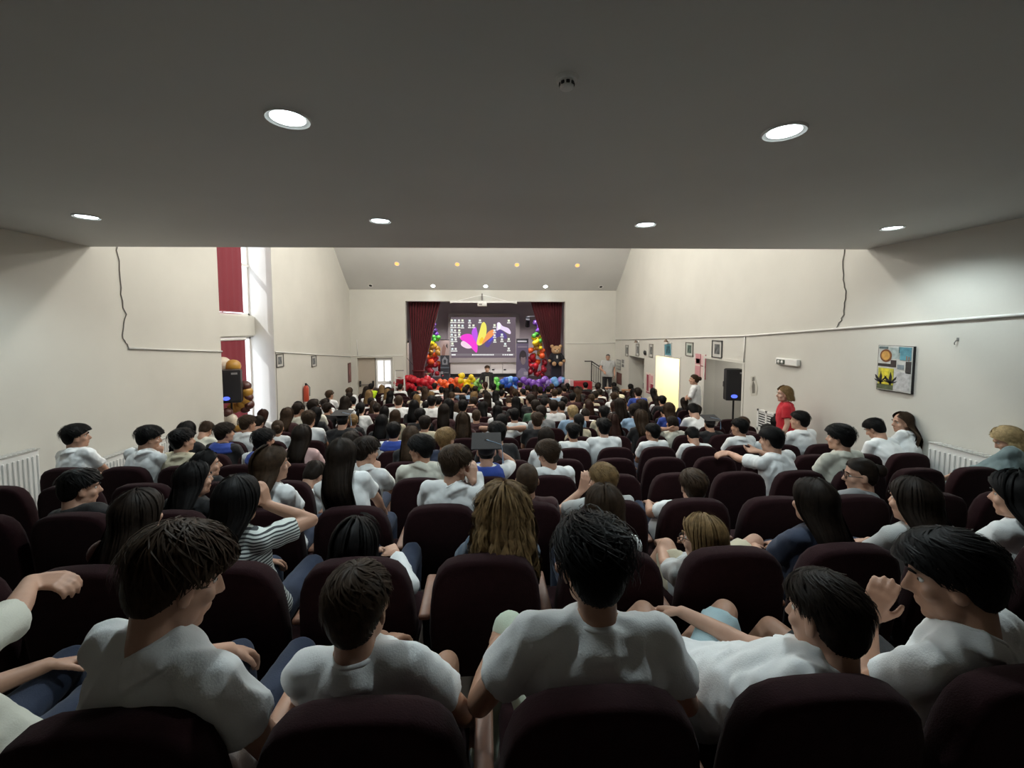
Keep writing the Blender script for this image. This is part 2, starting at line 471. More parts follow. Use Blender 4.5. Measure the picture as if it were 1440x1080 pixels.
# lamps of the high hall ceiling (hidden above the balcony edge)
def pendant(loc, label):
    e = empty('globe_lamp', loc, label=label, cat='ceiling light', group='high hall lamps')
    MB().lathe([(.001, 0), (.06, 0), (.06, -.03), (.001, -.03)]).build('ceiling_rose', M_WHITE, e); MB().tube([(0, 0, -.03), (0, 0, -.42)], .01).build('rod', M_WHITE, e)
    MB().sphere((0, 0, -.55), (.14, .14, .14)).build('globe', emat('lamp_globe', (1.0, .95, .86), 8), e, smooth=True)
    d = bpy.data.lights.new('lamp_light', 'POINT'); d.energy = E_HALL; d.color = (1.0, .955, .87); d.shadow_soft_size = .15
    o = bpy.data.objects.new('lamp_light', d); COL.objects.link(o); o.parent = e; o.location = (0, 0, -.75)
k = 0
for j, y in enumerate((7.6, 10.2, 12.6)):
    for i, x in enumerate((-2.7, -.9, .9, 2.7)):
        pendant((x, y, HZ), 'large round hall ceiling lamp, %s row from the stage, %s from the window wall' % (ORD[3 - j], ORD[i + 1]))
# stage lamps under the stage ceiling
for i, x in enumerate((-1.6, 1.8)):
    e = empty('stage_lamp', (x, 18.6, 3.7), label='hanging stage lamp above the stage, %s' % ['nearer the window wall', 'nearer the right wall'][i], cat='lamp')
    MB().lathe([(.02, 0), (.02, -.2), (.10, -.22), (.13, -.38), (.11, -.38), (.02, -.26)]).build('housing', M_BLACKP, e, smooth='auto')
    MB().lathe([(.001, -.345), (.1, -.345), (.1, -.335), (.001, -.335)]).build('lens', emat('lamp_stage', (1, .93, .95), 8), e)
    spot('lamp_light', (0, 0, -.4), E_STAGE, (1, .93, .97), 120, e, .1)

# smoke detector
q = at_z(797, 110, BZ)
e = empty('smoke_detector', (q[0], q[1], BZ), label='white round smoke detector with dark slots on the balcony ceiling', cat='smoke detector')
MB().lathe([(.001, -.045), (.025, -.045), (.03, -.04), (.03, -.012), (.045, -.012), (.05, 0), (.001, 0)], seg=24).build('housing', M_WHITE, e, smooth='auto')
for a in np.linspace(0, 2 * math.pi, 8, endpoint=False):
    MB().rbox((.026, -.008, -.034), (.034, .008, -.02), .002, 1).build('slot', M_BLACKP, e).rotation_euler = (0, 0, a)

# ------------------------------------------------------------------ conduits and wires on the walls
def conduit(pts, r, label, m=M_WHITE, name='cable_conduit'):
    return MB().tube(pts, r, 8).build(name, m, smooth=True, label=label, cat='conduit' if 'conduit' in name else 'cable')
xr = XR - .018; xl = XL + .018
conduit([(xr, 1.5, EYE + .29), (xr, 3.9, EYE + .13), (xr, 8.33, EYE - .16), (xr, 16.9, EYE - .48)], .017, 'long white cable conduit running down the right wall above the painting')
conduit([(xr, 8.36, EYE - .18), (xr, 8.37, EYE - .70)], .014, 'short upright cable conduit beside the loudspeaker recess')
conduit([(xl, 6.58, EYE - .30), (xl, 8.8, EYE - .47)], .015, 'short white cable conduit on the left wall before the niche')
conduit([(xl, 10.97, EYE - .60), (xl, 16.9, EYE - 1.12)], .015, 'white cable conduit on the left wall between niche and stage')
conduit([(XL, YE - .015, .64), (-3.2, YE - .015, .66)], .014, 'thin cable conduit across the stage wall above the double door')
conduit([(SX1 + .05, YE - .015, 1.12), (XR, YE - .015, 1.14)], .013, 'thin cable conduit across the stage wall beside the bear')
conduit([(-4.98, YE - .015, .66), (-5.0, YE - .015, 1.3)], .012, 'thin upright conduit on the stage wall above the double door')
def wob(pts, n=18, a=.012, seed=1):
    r = np.random.default_rng(seed); P = np.array(pts, float); t = np.linspace(0, len(P) - 1, n)
    Q = np.stack([np.interp(t, range(len(P)), P[:, k]) for k in range(3)], 1)
    Q[1:-1, 1] += r.normal(0, a, n - 2)
    return Q
conduit(wob([(xl - .01, 6.5, BZ + .3), (xl - .01, 6.52, 2.4), (xl - .01, 6.55, 1.9), (xl - .01, 6.5, 1.6), (xl - .01, 6.6, EYE - .3)], 22, .012, 3), .006, 'loose grey cable hanging down the left wall below the balcony', M_WIRE, 'wall_cable')
conduit(wob([(xr + .01, 6.05, BZ + .2), (xr + .01, 6.06, 2.5), (xr + .01, 5.98, 2.2), (xr + .01, 6.02, 1.9), (xr + .01, 6.15, EYE - .02)], 22, .01, 4), .006, 'loose grey cable hanging down the right wall from the balcony', M_WIRE, 'wall_cable')
conduit(wob([(xl - .012, 11.0, EYE - .6), (xl - .012, 11.0, 0), (xl - .012, 10.98, -.9)], 10, .004, 5), .007, 'thin dark cable down the edge of the window niche', M_WIRE, 'wall_cable')

# ------------------------------------------------------------------ radiators
def radiator(y0, y1, z0, z1, side, label):
    s = 1 if side == 'l' else -1; x = XL if side == 'l' else XR
    e = empty('radiator', (x + s * .012, y0, z0), label=label, cat='radiator')
    L = y1 - y0; h = z1 - z0
    slope = (floor_z(y1) - floor_z(y0)) / L
    MB().rbox((s * .05 if s > 0 else -.12, 0, .06), (.12 if s > 0 else -.05, L, h), .015, 2).build('panel', M_WHITE, e)
    n = int(L / .05)
    me = None
    for i in range(n):
        yy = .025 + i * L / n
        if me is None:
            mbx = MB().rbox((-.008, -.012, .1), (.008, .012, h - .06), .006, 1); me = mbx.mesh('fin'); me.materials.append(M_WHITE)
        o = bpy.data.objects.new('fin', me); link(o, e); o.location = (s * .124, yy, 0)
    gr = MB().box((min(s * .03, s * .13), 0, h), (max(s * .03, s * .13), L, h + .012)).build('top_grille', mat('grille_grey', (.45, .45, .43), .5), e)
    me2 = MB().box((min(s * .035, s * .125), 0, h + .012), (max(s * .035, s * .125), .016, h + .018)).mesh('grille_bar'); me2.materials.append(M_WHITE)
    for i in range(int(L / .05)): o = bpy.data.objects.new('grille_bar', me2); link(o, gr); o.location = (0, .02 + i * .05, 0)
    for yy in (.06, L - .1): MB().box((min(0, s * .06), yy, .2), (max(0, s * .06), yy + .04, .25)).build('wall_bracket', M_WHITE, e)
    for yy in (.05, L - .1): MB().box((min(s * .05, s * .12), yy, -.12), (max(s * .05, s * .12), yy + .05, .08)).build('foot', M_WHITE, e)
radiator(3.55, 5.12, -.60, .36, 'l', 'white panel radiator on the left wall beside the back rows')
radiator(5.9, 7.3, -.88, -.02, 'l', 'white panel radiator on the left wall below the loose cable')
radiator(3.2, 4.6, -.55, .42, 'r', 'white panel radiator on the right wall below the painting')

# ------------------------------------------------------------------ pictures on the walls
def flatq(px0, py0, px1, py1, X):
    a = at_x(px0, py0, X); b = at_x(px1, py1, X)
    return min(a[1], b[1]), max(a[1], b[1]), min(a[2], b[2]), max(a[2], b[2])
def frame_on_wall(yc, zc, w, h, label, side='r', inner=(.55, .55, .52), art=(.12, .13, .13), tilt=0, fcol=(.22, .21, .19), kind=0):
    x = XR if side == 'r' else XL; s = -1 if side == 'r' else 1
    e = empty('framed_picture', (x, yc, zc), label=label, cat='picture'); e.rotation_euler = (tilt, 0, 0)
    f = MB(); t = .022
    def bx(y0, y1, z0, z1, d0, d1): return ((min(s * d0, s * d1), y0, z0), (max(s * d0, s * d1), y1, z1))
    f.box(*bx(-w / 2, -w / 2 + t, -h / 2, h / 2, 0, .025)); f.box(*bx(w / 2 - t, w / 2, -h / 2, h / 2, 0, .025)); f.box(*bx(-w / 2, w / 2, -h / 2, -h / 2 + t, 0, .025)); f.box(*bx(-w / 2, w / 2, h / 2 - t, h / 2, 0, .025))
    f.build('frame', mat('frame_%d' % int(fcol[0] * 100), fcol, .4), e)
    MB().box(*bx(-w / 2 + t, w / 2 - t, -h / 2 + t, h / 2 - t, 0, .010)).build('mount', mat('mount_%d_%d' % (int(inner[0] * 100), int(inner[2] * 100)), inner, .6), e)
    am = mat('art_%d_%d' % (int(art[0] * 100), int(art[2] * 100)), art, .5, var=.7, vscale=9)
    MB().box(*bx(-w * .26, w * .26, -h * .28, h * .28, .010, .013)).build('print', am, e)
    return e
RP = [(882, 493, 4, 13, 'first'), (897, 492, 4, 15, 'second'), (916, 493, 5, 16, 'third')]
for px, py, w, h, o in RP:
    q = at_x(px, py, XR); frame_on_wall(q[1], q[2], .30, .42, 'small thin-framed print on the right wall, %s from the stage wall' % o)
q = at_x(940, 492, XR); frame_on_wall(q[1], q[2], .50, .38, 'teal print in a white frame hanging crooked above the bright doorway', inner=(.10, .28, .34), art=(.03, .12, .16), tilt=-.10, fcol=(.6, .6, .58))
q = at_x(970, 491, XR); frame_on_wall(q[1], q[2], .40, .36, 'small grey-green framed print between bright doorway and loudspeaker recess', art=(.08, .12, .10), inner=(.5, .53, .48))
q = at_x(1009, 491, XR); frame_on_wall(q[1], q[2], .42, .40, 'dark-framed grey drawing above the loudspeaker recess', fcol=(.07, .07, .07))
q = at_x(393, 507, XL); frame_on_wall(q[1], q[2], .38, .34, 'dark-framed sketch on the left wall just past the niche', side='l', fcol=(.09, .09, .08))
q = at_x(441, 508, XL); frame_on_wall(q[1], q[2], .36, .34, 'dark-framed letter sketch on the left wall nearer the stage', side='l', fcol=(.08, .08, .07))
# small picture lamps above two of the prints, bell box between them
for px, py, l in ((898, 481, 'second small print'), (941, 480, 'crooked teal print')):
    q = at_x(px, py, XR)
    e = empty('wall_lamp', (XR, q[1], q[2]), label='small unlit wall lamp above the %s' % l, cat='lamp')
    MB().rbox((-.03, -.05, -.04), (0, .05, .04), .01, 2).build('base', M_WHITE, e); MB().tube([(-.03, 0, 0), (-.09, 0, .03)], .01).build('arm', M_DMETAL, e); MB().lathe([(.02, .06), (.06, -.02), (.05, -.02), (.015, .05)], c=(-.1, 0, 0)).build('shade', mat('shade_brown', (.2, .14, .1), .5), e)
q = at_x(908, 496, XR)
e = empty('alarm_bell', (XR, q[1], q[2]), label='small dark round alarm bell between the framed prints', cat='bell')
MB().sphere((-.03, 0, 0), (.04, .08, .08)).build('dome', M_BLACKP, e, smooth=True); MB().rbox((-.012, -.05, -.05), (0, .05, .05), .005, 1).build('base', M_DMETAL, e)

# posters
def poster(px0, py0, px1, py1, label, base, blocks, plane='x'):
    if plane == 'x':
        y0, y1, z0, z1 = flatq(px0, py0, px1, py1, XR - .006)
        e = empty('wall_poster', (XR, (y0 + y1) / 2, (z0 + z1) / 2), label=label, cat='poster')
        w, h = y1 - y0, z1 - z0
        MB().box((-.006, -w / 2, -h / 2), (0, w / 2, h / 2)).build('sheet', mat('sheet_%s' % label[:9], base, .5), e)
        for i, (a, b, c, d, colr) in enumerate(blocks):   # a,b along the wall towards the camera = right in view
            MB().box((-.008, w / 2 - b * w, -h / 2 + c * h), (-.006, w / 2 - a * w, -h / 2 + d * h)).build('print_block', mat('ink_%d_%d_%d' % tuple(int(v * 100) for v in colr), colr, .5), e)
    return e
DR = (.30, .04, .07); PK = (.62, .30, .32); CR = (.70, .62, .56)
poster(978, 497, 992, 534, 'tall red and pink poster on the right wall behind the standing woman', CR, [(.0, .5, .55, 1, PK), (.08, .45, .6, .8, (.25, .12, .14)), (.55, .92, .58, .95, (.72, .5, .5)), (.5, 1, .5, .54, DR), (.0, .45, .02, .5, PK), (.48, .54, 0, 1, DR), (.6, .95, .05, .45, (.72, .55, .52)), (.92, 1, 0, 1, DR)])
poster(908, 523, 919, 556, 'red and white poster between the two far doorways', CR, [(.15, .4, .1, .9, DR), (.45, .6, .3, .95, PK), (.62, .95, .1, .5, DR), (.65, .9, .55, .9, PK), (.1, .95, 0, .06, DR)])
poster(867, 505, 873, 521, 'small grey notice board near the stage stairs', (.22, .22, .22), [(.1, .9, .08, .3, (.5, .5, .48)), (.1, .9, .36, .6, (.5, .5, .48)), (.1, .9, .66, .92, (.5, .5, .48))])
poster(874, 504, 878, 518, 'thin white printed notice beside the grey notice board', (.6, .6, .57), [(.15, .85, .1, .4, (.12, .12, .12)), (.15, .85, .5, .9, (.2, .2, .2))])
poster(867, 523, 874, 542, 'dark red notice panel low on the right wall near the stairs', (.12, .03, .03), [(.15, .85, .1, .9, (.2, .06, .05))])
# dark red panel on the left wall near the double door
q = at_x(497, 535, XL)
e = empty('wall_panel', (XL, 16.75, .02), label='dark red framed panel on the left wall beside the double door', cat='panel')
MB().rbox((0, -.16, -.38), (.03, .16, .38), .006, 1).build('frame', mat('panel_frame', (.1, .04, .04), .5), e); MB().box((.03, -.12, -.34), (.034, .12, .34)).build('print', mat('panel_print', (.2, .07, .07), .5, var=.5, vscale=6), e)
# small torn decal beside the red-shirted woman
q = at_x(1060, 545, XR)
e = empty('wall_decal', (XR, q[1], q[2]), label='small torn paper decal on the wall between recess and red-shirted woman', cat='decal')
MB().prism([(-.10, -.14), (.06, -.18), (.12, -.03), (.08, .1), (.1, .2), (-.03, .24), (-.08, .12), (-.13, .02)], 'x', -.006, -.001).build('paper', mat('decal_paper', (.55, .53, .47), .7), e)
MB().prism([(-.05, -.10), (.03, -.12), (.05, .02), (.02, .14), (-.04, .06)], 'x', -.009, -.006).build('ink', mat('decal_ink', (.16, .15, .13), .7), e)
MB().prism([(-.03, .14), (.05, .12), (.04, .2), (-.02, .21)], 'x', -.009, -.006).build('ink', mat('decal_ink', (.16, .15, .13), .7), e)
# chipped plaster spot near the painting
q = at_x(1347, 481, XR)
e = empty('wall_hook', (XR, q[1], q[2]), label='small metal hook on the right wall nearer the camera than the painting', cat='hook')
MB().tube([(0, 0, .03), (-.02, 0, .02), (-.03, .01, -.01), (-.02, .015, -.03)], .005).build('hook', M_WIRE, e); MB().rbox((-.008, -.012, .01), (0, .012, .05), .003, 1).build('plate', M_WIRE, e)

# emergency light, grille
q = at_x(1110, 509, XR)
e = empty('emergency_light', (XR, q[1], q[2]), label='white emergency light with dark lamps on the right wall', cat='emergency light')
MB().rbox((-.07, -.27, -.06), (0, .27, .06), .02, 3).build('housing', M_WHITE, e)
MB().rbox((-.085, .02, -.045), (-.06, .22, .035), .01, 2).build('lens', mat('smoke_lens', (.12, .14, .12), .2), e)
for y in (.07, .16): MB().sphere((-.08, y, -.005), (.02, .03, .03), 12, 8).build('bulb', M_WHITE, e)
q = at_x(1078, 593, XR)
e = empty('vent_grille', (XR, q[1], q[2]), label='square white air vent grille low on the right wall', cat='vent')
MB().box((-.02, -.26, -.2), (0, .26, -.16)).box((-.02, -.26, .16), (0, .26, .2)).box((-.02, -.26, -.2), (0, -.22, .2)).box((-.02, .22, -.2), (0, .26, .2)).box((-.02, -.02, -.2), (0, .02, .2)).build('frame', M_WHITE, e)
MB().box((-.004, -.24, -.18), (-.001, .24, .18)).build('backing', M_BLACKP, e)
for z in np.linspace(-.14, .14, 7): MB().box((-.016, -.22, z - .012), (-.006, .22, z + .008)).build('slat', M_WHITE, e)

# large abstract painting on the right wall
y0, y1, z0, z1 = 4.95, 5.40, .0, .0
a = at_x(1239, 490, XR); b = at_x(1288, 488, XR); c = at_x(1284, 554, XR)
pw, ph = a[1] - b[1], b[2] - c[2]
e = empty('abstract_painting', (XR, b[1], c[2]), label='abstract canvas with orange sun, yellow patch and black plants on right wall', cat='painting')
MB().rbox((-.035, 0, 0), (0, pw, ph), .004, 1).build('canvas', mat('canvas_white', (.56, .57, .55), .7, var=.12, vscale=14), e)
def pat(u0, u1, v0, v1, col, d=.004, name='paint_patch'):   # u: 0 = stage side, 1 = camera side
    return MB().box((-.035 - d, pw * (1 - u1), ph * v0), (-.035, pw * (1 - u0), ph * v1)).build(name, mat('paint_%d_%d_%d' % tuple(int(v * 100) for v in col), col, .6, var=.25, vscale=20), e)
pat(.62, .97, .86, .985, (.08, .25, .32)); pat(.66, .97, .70, .86, (.10, .30, .38)); pat(.03, .30, .93, .985, (.12, .17, .18))
pat(.35, .64, .72, .97, (.38, .46, .46)); pat(.02, .40, .535, .60, (.03, .025, .022)); pat(.40, .56, .535, .69, (.045, .03, .028))
pat(.83, .98, .42, .68, (.035, .03, .03)); pat(.04, .5, .12, .50, (.52, .48, .06)); pat(.14, .36, .14, .49, (.72, .62, .04), .006)
pat(.02, .5, .02, .13, (.10, .12, .06)); pat(.52, .96, .03, .44, (.5, .5, .51)); pat(.60, .78, .50, .60, (.2, .24, .27)); pat(.84, .86, .70, .8, (.3, .12, .05), .006); pat(.9, .93, .69, .79, (.25, .14, .1), .006)
def disc(u, v, r, col, d):
    n = 24; cyy = pw * (1 - u); cz = ph * v
    MB().prism([(cyy + r * math.cos(t), cz + r * math.sin(t)) for t in np.linspace(0, 2 * math.pi, n, endpoint=False)], 'x', -.035 - d, -.035).build('sun_disc', mat('paint_%d_%d_%d' % tuple(int(w * 100) for w in col), col, .6, var=.2, vscale=25), e)
disc(.25, .78, .083, (.20, .07, .02), .005); disc(.25, .78, .06, (.62, .33, .08), .008)
for u in (.13, .42):
    cyy = pw * (1 - u)
    for ang, ln in ((0, .17), (.7, .13), (-.7, .13), (1.15, .10), (-1.15, .1)):
        dy, dz = math.sin(ang), math.cos(ang); bz = ph * .13 + (.02 if ang else 0)
        P = [(cyy + .012, bz), (cyy + dy * ln * .6 + .02, bz + dz * ln * .5), (cyy + dy * ln, bz + dz * ln), (cyy + dy * ln * .6 - .02, bz + dz * ln * .6), (cyy - .012, bz)]
        MB().prism(P, 'x', -.042, -.035).build('painted_leaf', M_BLACKP, e)
# thin dark edge
MB().box((-.03, -.006, -.006), (0, pw + .006, 0)).box((-.03, -.006, ph), (0, pw + .006, ph + .006)).box((-.03, -.006, 0), (0, 0, ph)).box((-.03, pw, 0), (0, pw + .006, ph)).build('edge', M_DMETAL, e)

# ------------------------------------------------------------------ loudspeakers
def loudspeaker(loc, rz, zc, label_s, label_t):
    x, y, z = loc
    t = empty('speaker_stand', loc, rz, label=label_t, cat='speaker stand')
    hp = zc - .33 - z
    MB().tube([(0, 0, .35), (0, 0, hp)], .02, 10).build('pole', M_BLACKP, t)
    MB().tube([(0, 0, .55), (0, 0, .75)], .032, 10).build('collar', M_BLACKP, t); MB().sphere((.05, 0, .66), (.025, .02, .02), 10, 8).build('knob', M_BLACKP, t)
    for k in range(3):
        a = k * 2.0944 + .5
        c_, s_ = math.cos(a), math.sin(a)
        lg = MB().tube([(c_ * .02, s_ * .02, .72), (c_ * .50, s_ * .50, .03)], .016, 8).build('leg', M_BLACKP, t)
        MB().sphere((c_ * .5, s_ * .5, .02), (.025, .025, .02), 8, 6).build('rubber_foot', M_DMETAL, lg)
        MB().tube([(0, 0, .4), (c_ * .25, s_ * .25, .385)], .01, 6).build('brace', M_BLACKP, t)
    s = empty('loudspeaker', (x, y, zc - .33), rz, label=label_s, cat='loudspeaker')
    w2, d2, h = .21, .19, .68
    poly = [(-w2, -d2), (w2, -d2), (w2, .02), (w2 * .62, d2), (-w2 * .62, d2), (-w2, .02)]
    m_ = MB().prism(poly, 'z', 0, h)
    o = m_.build('cabinet', M_BLACKP, s)
    bv = o.modifiers.new('bevel', 'BEVEL'); bv.width = .015; bv.segments = 2
    MB().rbox((-w2 + .02, -d2 - .012, .03), (w2 - .02, -d2 + .004, h - .03), .01, 2).build('front_grille', mat('speaker_grille', (.018, .018, .022), .6, bump=.4, bscale=160), s)
    MB().box((.05, -d2 - .016, h - .09), (.16, -d2 - .011, h - .05)).build('badge', mat('badge_grey', (.35, .35, .36), .4), s)
    MB().lathe([(.001, 0), (.05, 0), (.05, .012), (.001, .012)], seg=16).build('status_light', emat('blue_led', (.10, .16, 1.0), 1.6), s)
    s.children[-1].rotation_euler = (math.pi / 2, 0, 0); s.children[-1].location = (-.05, -d2 - .012, .10); s.children[-1].scale = (1.3, .8, 1)
    MB().rbox((-w2 - .006, -.06, .28), (-w2 + .01, .06, .4), .004, 1).build('side_handle', M_DMETAL, s); MB().rbox((w2 - .01, -.06, .28), (w2 + .006, .06, .4), .004, 1).build('side_handle', M_DMETAL, s)
    return s
p = at_y(1031, 541, 9.1)
loudspeaker((p[0] + .02, 9.1, floor_z(9.1)), -.25, p[2], 'black loudspeaker with blue light in front of the right wall recess', 'black tripod stand under the loudspeaker by the right wall recess')
p = at_y(328, 543, 9.2)
loudspeaker((p[0] - .05, 9.2, floor_z(9.2)), .35, p[2], 'black loudspeaker with blue light among gold balloons in the window niche', 'black tripod stand under the loudspeaker in the window niche')

# ------------------------------------------------------------------ balloons
BALLOON = None
def balloon(loc, r, m, label, group, rot=None, name='balloon'):
    global BALLOON
    if BALLOON is None:
        prof = [(.001, -1.16), (.09, -1.17), (.05, -1.10), (.06, -1.06), (.25, -.95), (.55, -.74), (.82, -.42), (.98, -.02), (.97, .28), (.82, .6), (.55, .84), (.25, .96), (.001, 1.0)]
        BALLOON = MB().lathe(prof, seg=16).mesh('balloon'); BALLOON.materials.append(None); BALLOON.shade_smooth()
    o = mesh_obj(name, BALLOON, None, m)
    o.location = loc; o.scale = (r, r, r)
    o.rotation_euler = rot or (random.uniform(-2.2, 2.2), random.uniform(-.5, .5), random.uniform(0, 6))
    return tag(o, label, 'balloon', group)
def bm_(name, c): return mat('balloon_' + name, c, .28, spec=.6)
BC = {'red': bm_('red', (.55, .015, .03)), 'darkred': bm_('darkred', (.30, .01, .02)), 'orange': bm_('orange', (.85, .13, .03)), 'yellow': bm_('yellow', (.85, .62, .02)),
      'green': bm_('green', (.12, .55, .08)), 'lightgreen': bm_('lightgreen', (.35, .72, .2)), 'blue': bm_('blue', (.02, .10, .55)), 'lightblue': bm_('lightblue', (.18, .42, .80)),
      'purple': bm_('purple', (.20, .07, .45)), 'lilac': bm_('lilac', (.36, .26, .66)), 'gold': bm_('gold', (.52, .28, .05)), 'cream': bm_('cream', (.72, .64, .52)), 'brown': bm_('brown', (.10, .035, .03)), 'darkpurple': bm_('darkpurple', (.10, .04, .20))}
segs = [(556, 572, 'darkred', 'red'), (570, 610, 'red', 'red'), (608, 618, 'orange', 'red'), (616, 648, 'orange', 'orange'), (646, 668, 'yellow', 'yellow'), (668, 684, 'green', 'lightgreen'), (692, 706, 'lightgreen', 'green'), (704, 728, 'blue', 'lightblue'), (727, 776, 'purple', 'lilac'), (774, 792, 'lilac', 'lightblue')]
for a, b, c1, c2 in segs:
    n = max(3, int((b - a) / 2.1))
    for i in range(n):
        px = a + (b - a) * (i + .5) / n
        top = 6 if c1 == 'yellow' else (3 if c1 in ('red',) else 0)
        py = random.uniform(534 - top, 549)
        q = at_y(px, py, random.uniform(16.55, 16.78))
        c = c1 if random.random() < .65 else c2
        balloon(tuple(q), random.uniform(.10, .155), BC[c], '%s balloon in the rainbow garland along the stage front' % {'darkred': 'dark red', 'lightgreen': 'light green', 'lightblue': 'light blue'}.get(c, c), 'rainbow garland balloons, %s' % c)
# two rainbow balloon columns on the stage
for side, x0, x1, ytop, ybot, lab in ((0, 598, 622, 455, 528, 'nearer the window wall'), (1, 743, 770, 447, 528, 'nearer the bear')):
    cols = ['darkpurple', 'purple', 'green', 'yellow', 'gold', 'orange', 'red', 'darkred', 'darkred']
    n = 60 if side == 0 else 84
    for i in range(n):
        t = (i + random.random()) / n
        py = ytop + (ybot - ytop) * t
        cx = (x0 + x1) / 2 + (-6 if side else 4) * (t - .5)
        px = cx + random.uniform(-1, 1) * (x1 - x0) / 2 * (.55 + .45 * t)
        q = at_y(px, py, random.uniform(19.5, 19.9))
        q[2] = max(q[2], SF + .15)
        c = cols[min(8, int(t * 9))] if random.random() < .8 else cols[max(0, min(8, int(t * 9) - 1))]
        balloon(tuple(q), random.uniform(.09, .15), BC[c], '%s balloon in the tall rainbow balloon column on stage %s' % ({'darkred': 'dark red', 'darkpurple': 'dark purple'}.get(c, c), lab), 'balloon column %s, %s' % (lab, c))
# gold and cream balloons around the niche loudspeaker
nb = [(312, 512, .17, 'cream'), (317, 516, .16, 'cream'), (327, 515, .16, 'gold'), (322, 524, .12, 'cream'), (333, 524, .10, 'brown'), (345, 543, .12, 'brown'), (347, 552, .13, 'gold'), (349, 559, .10, 'brown'), (346, 563, .12, 'gold'), (341, 569, .13, 'gold'), (337, 572, .12, 'gold'), (350, 569, .11, 'brown'), (345, 575, .10, 'brown'), (329, 573, .13, 'gold'), (325, 590, .12, 'cream'), (332, 596, .12, 'cream'), (336, 600, .11, 'gold'), (319, 590, .10, 'cream'), (320, 580, .10, 'brown')]
for px, py, r, c in nb:
    q = at_y(px, py, 9.55 if py < 580 else 9.1)
    balloon(tuple(q), r, BC[c], '%s balloon of the gold and cream cluster in the window niche' % c, 'niche balloons, %s' % c)

# ------------------------------------------------------------------ stage contents
# curtains
def curtain(x_top, x_bot, label):
    e = empty('stage_curtain', ((x_top[0] + x_top[1]) / 2, 17.5, SF), label=label, cat='curtain')
    n, m = 90, 26; zt = SZT + .1 - SF
    V = []; Fc = []
    cx = e.location.x
    for j in range(m):
        t = j / (m - 1); z = zt * (1 - t)
        k = min(1, t / .80)
        a = x_top[0] + (x_bot[0] - x_top[0]) * k; b = x_top[1] + (x_bot[1] - x_top[1]) * k
        if t > .82: w = (t - .82) * .5; a -= w * .35; b += w * .35
        for i in range(n):
            u = i / (n - 1)
            y = (.05 + .03 * k) * math.sin(u * 2 * math.pi * 11 + .8 * math.sin(t * 3)) + .015 * math.sin(u * 61 + t * 5)
            V.append((a + (b - a) * u - cx, y, z))
    for j in range(m - 1):
        for i in range(n - 1): Fc.append((j * n + i, j * n + i + 1, (j + 1) * n + i + 1, (j + 1) * n + i))
    o = MB().add(V, Fc).build('drape', M_CURTAIN, e, smooth=True)
    sd = o.modifiers.new('solid', 'SOLIDIFY'); sd.thickness = .012
    xm = (x_bot[0] + x_bot[1]) / 2 - cx; wd = (x_bot[1] - x_bot[0]) / 2
    th = np.linspace(0, 2 * math.pi, 20, endpoint=False)
    MB().tube(np.stack([xm + (wd + .03) * np.cos(th), .12 * np.sin(th), np.full(20, zt * .18)], 1), .03, 8, closed=True).build('tie_back', mat('tie_back', (.12, .01, .015), .7), e, smooth=True)
curtain((-3.10, -1.78), (-2.92, -2.50), 'dark red velvet stage curtain drawn aside on the window side')
curtain((1.86, 3.18), (2.74, 3.10), 'dark red velvet stage curtain drawn aside behind the bear')
MB().tube([(-3.3, 17.5, SZT + .12), (3.4, 17.5, SZT + .12)], .03).build('curtain_rail', M_DMETAL, label='dark rail above the stage opening carrying the curtains', cat='rail')

# projection screen
YS = 20.6
def sp(px, py): q = at_y(px, py, YS); return q[0], q[2]
sx0, sz1 = sp(631.5, 442); sx1, sz0 = sp(729, 508)
scr = empty('projection_screen', ((sx0 + sx1) / 2, YS, sz0), label='lit projection screen showing a computer desktop with colourful petals', cat='projection screen')
ox, oz = scr.location.x, sz0
MB().box((sx0 - ox - .06, 0, -.05), (sx1 - ox + .06, .04, sz1 - sz0 + .04)).build('screen_sheet', mat('screen_sheet', (.34, .31, .30), .7), scr)
ix0, iz1 = sp(634, 446); ix1, iz0 = sp(725, 503)
def flat(poly, col, st, y, name, sm=False):
    P = [(a - ox, b - oz) for a, b in poly]
    return MB().prism(P, 'y', -y - .002, -y).build(name, emat('screen_%s' % '_'.join('%d' % int(c * 100) for c in col), col, st), scr)
flat([(ix0, iz0), (ix1, iz0), (ix1, iz1), (ix0, iz1)], (.16, .125, .15), 1.0, .0, 'desktop_picture')
def zp(x, y): return sp(620 + x / 12, 430 + y / 12)     # coordinates of the enlarged detail
def blob(pts, col, st, y, name='petal'):
    P = np.array([zp(*p) for p in pts]); n = len(P); out = []
    for i in range(n):                                     # closed Catmull-Rom
        p0, p1, p2, p3 = P[i - 1], P[i], P[(i + 1) % n], P[(i + 2) % n]
        for t in np.linspace(0, 1, 5, endpoint=False):
            out.append(.5 * ((2 * p1) + (-p0 + p2) * t + (2 * p0 - 5 * p1 + 4 * p2 - p3) * t * t + (-p0 + 3 * p1 - 3 * p2 + p3) * t ** 3))
    flat([tuple(o) for o in out], col, st, y, name)
blob([(900, 420), (1000, 400), (1110, 500), (1090, 560), (980, 520), (860, 620), (800, 700), (740, 660), (800, 560)], (.13, .09, .28), 1.0, .004)
blob([(320, 540), (400, 480), (520, 490), (600, 620), (620, 700), (600, 790), (520, 720), (400, 620)], (.95, .07, .70), 1.0, .006)
blob([(345, 610), (400, 600), (520, 700), (440, 720), (345, 670)], (1, .75, .9), .95, .008)
blob([(540, 390), (590, 360), (620, 480), (610, 620), (560, 560), (520, 470)], (.55, .12, .85), 1.0, .010)
blob([(690, 300), (730, 275), (765, 330), (770, 440), (740, 600), (660, 670), (605, 640), (620, 540), (660, 400)], (.93, .85, .16), 1.0, .012)
blob([(740, 540), (800, 440), (890, 400), (915, 440), (860, 520), (760, 600), (690, 650)], (.95, .35, .12), 1.0, .014)
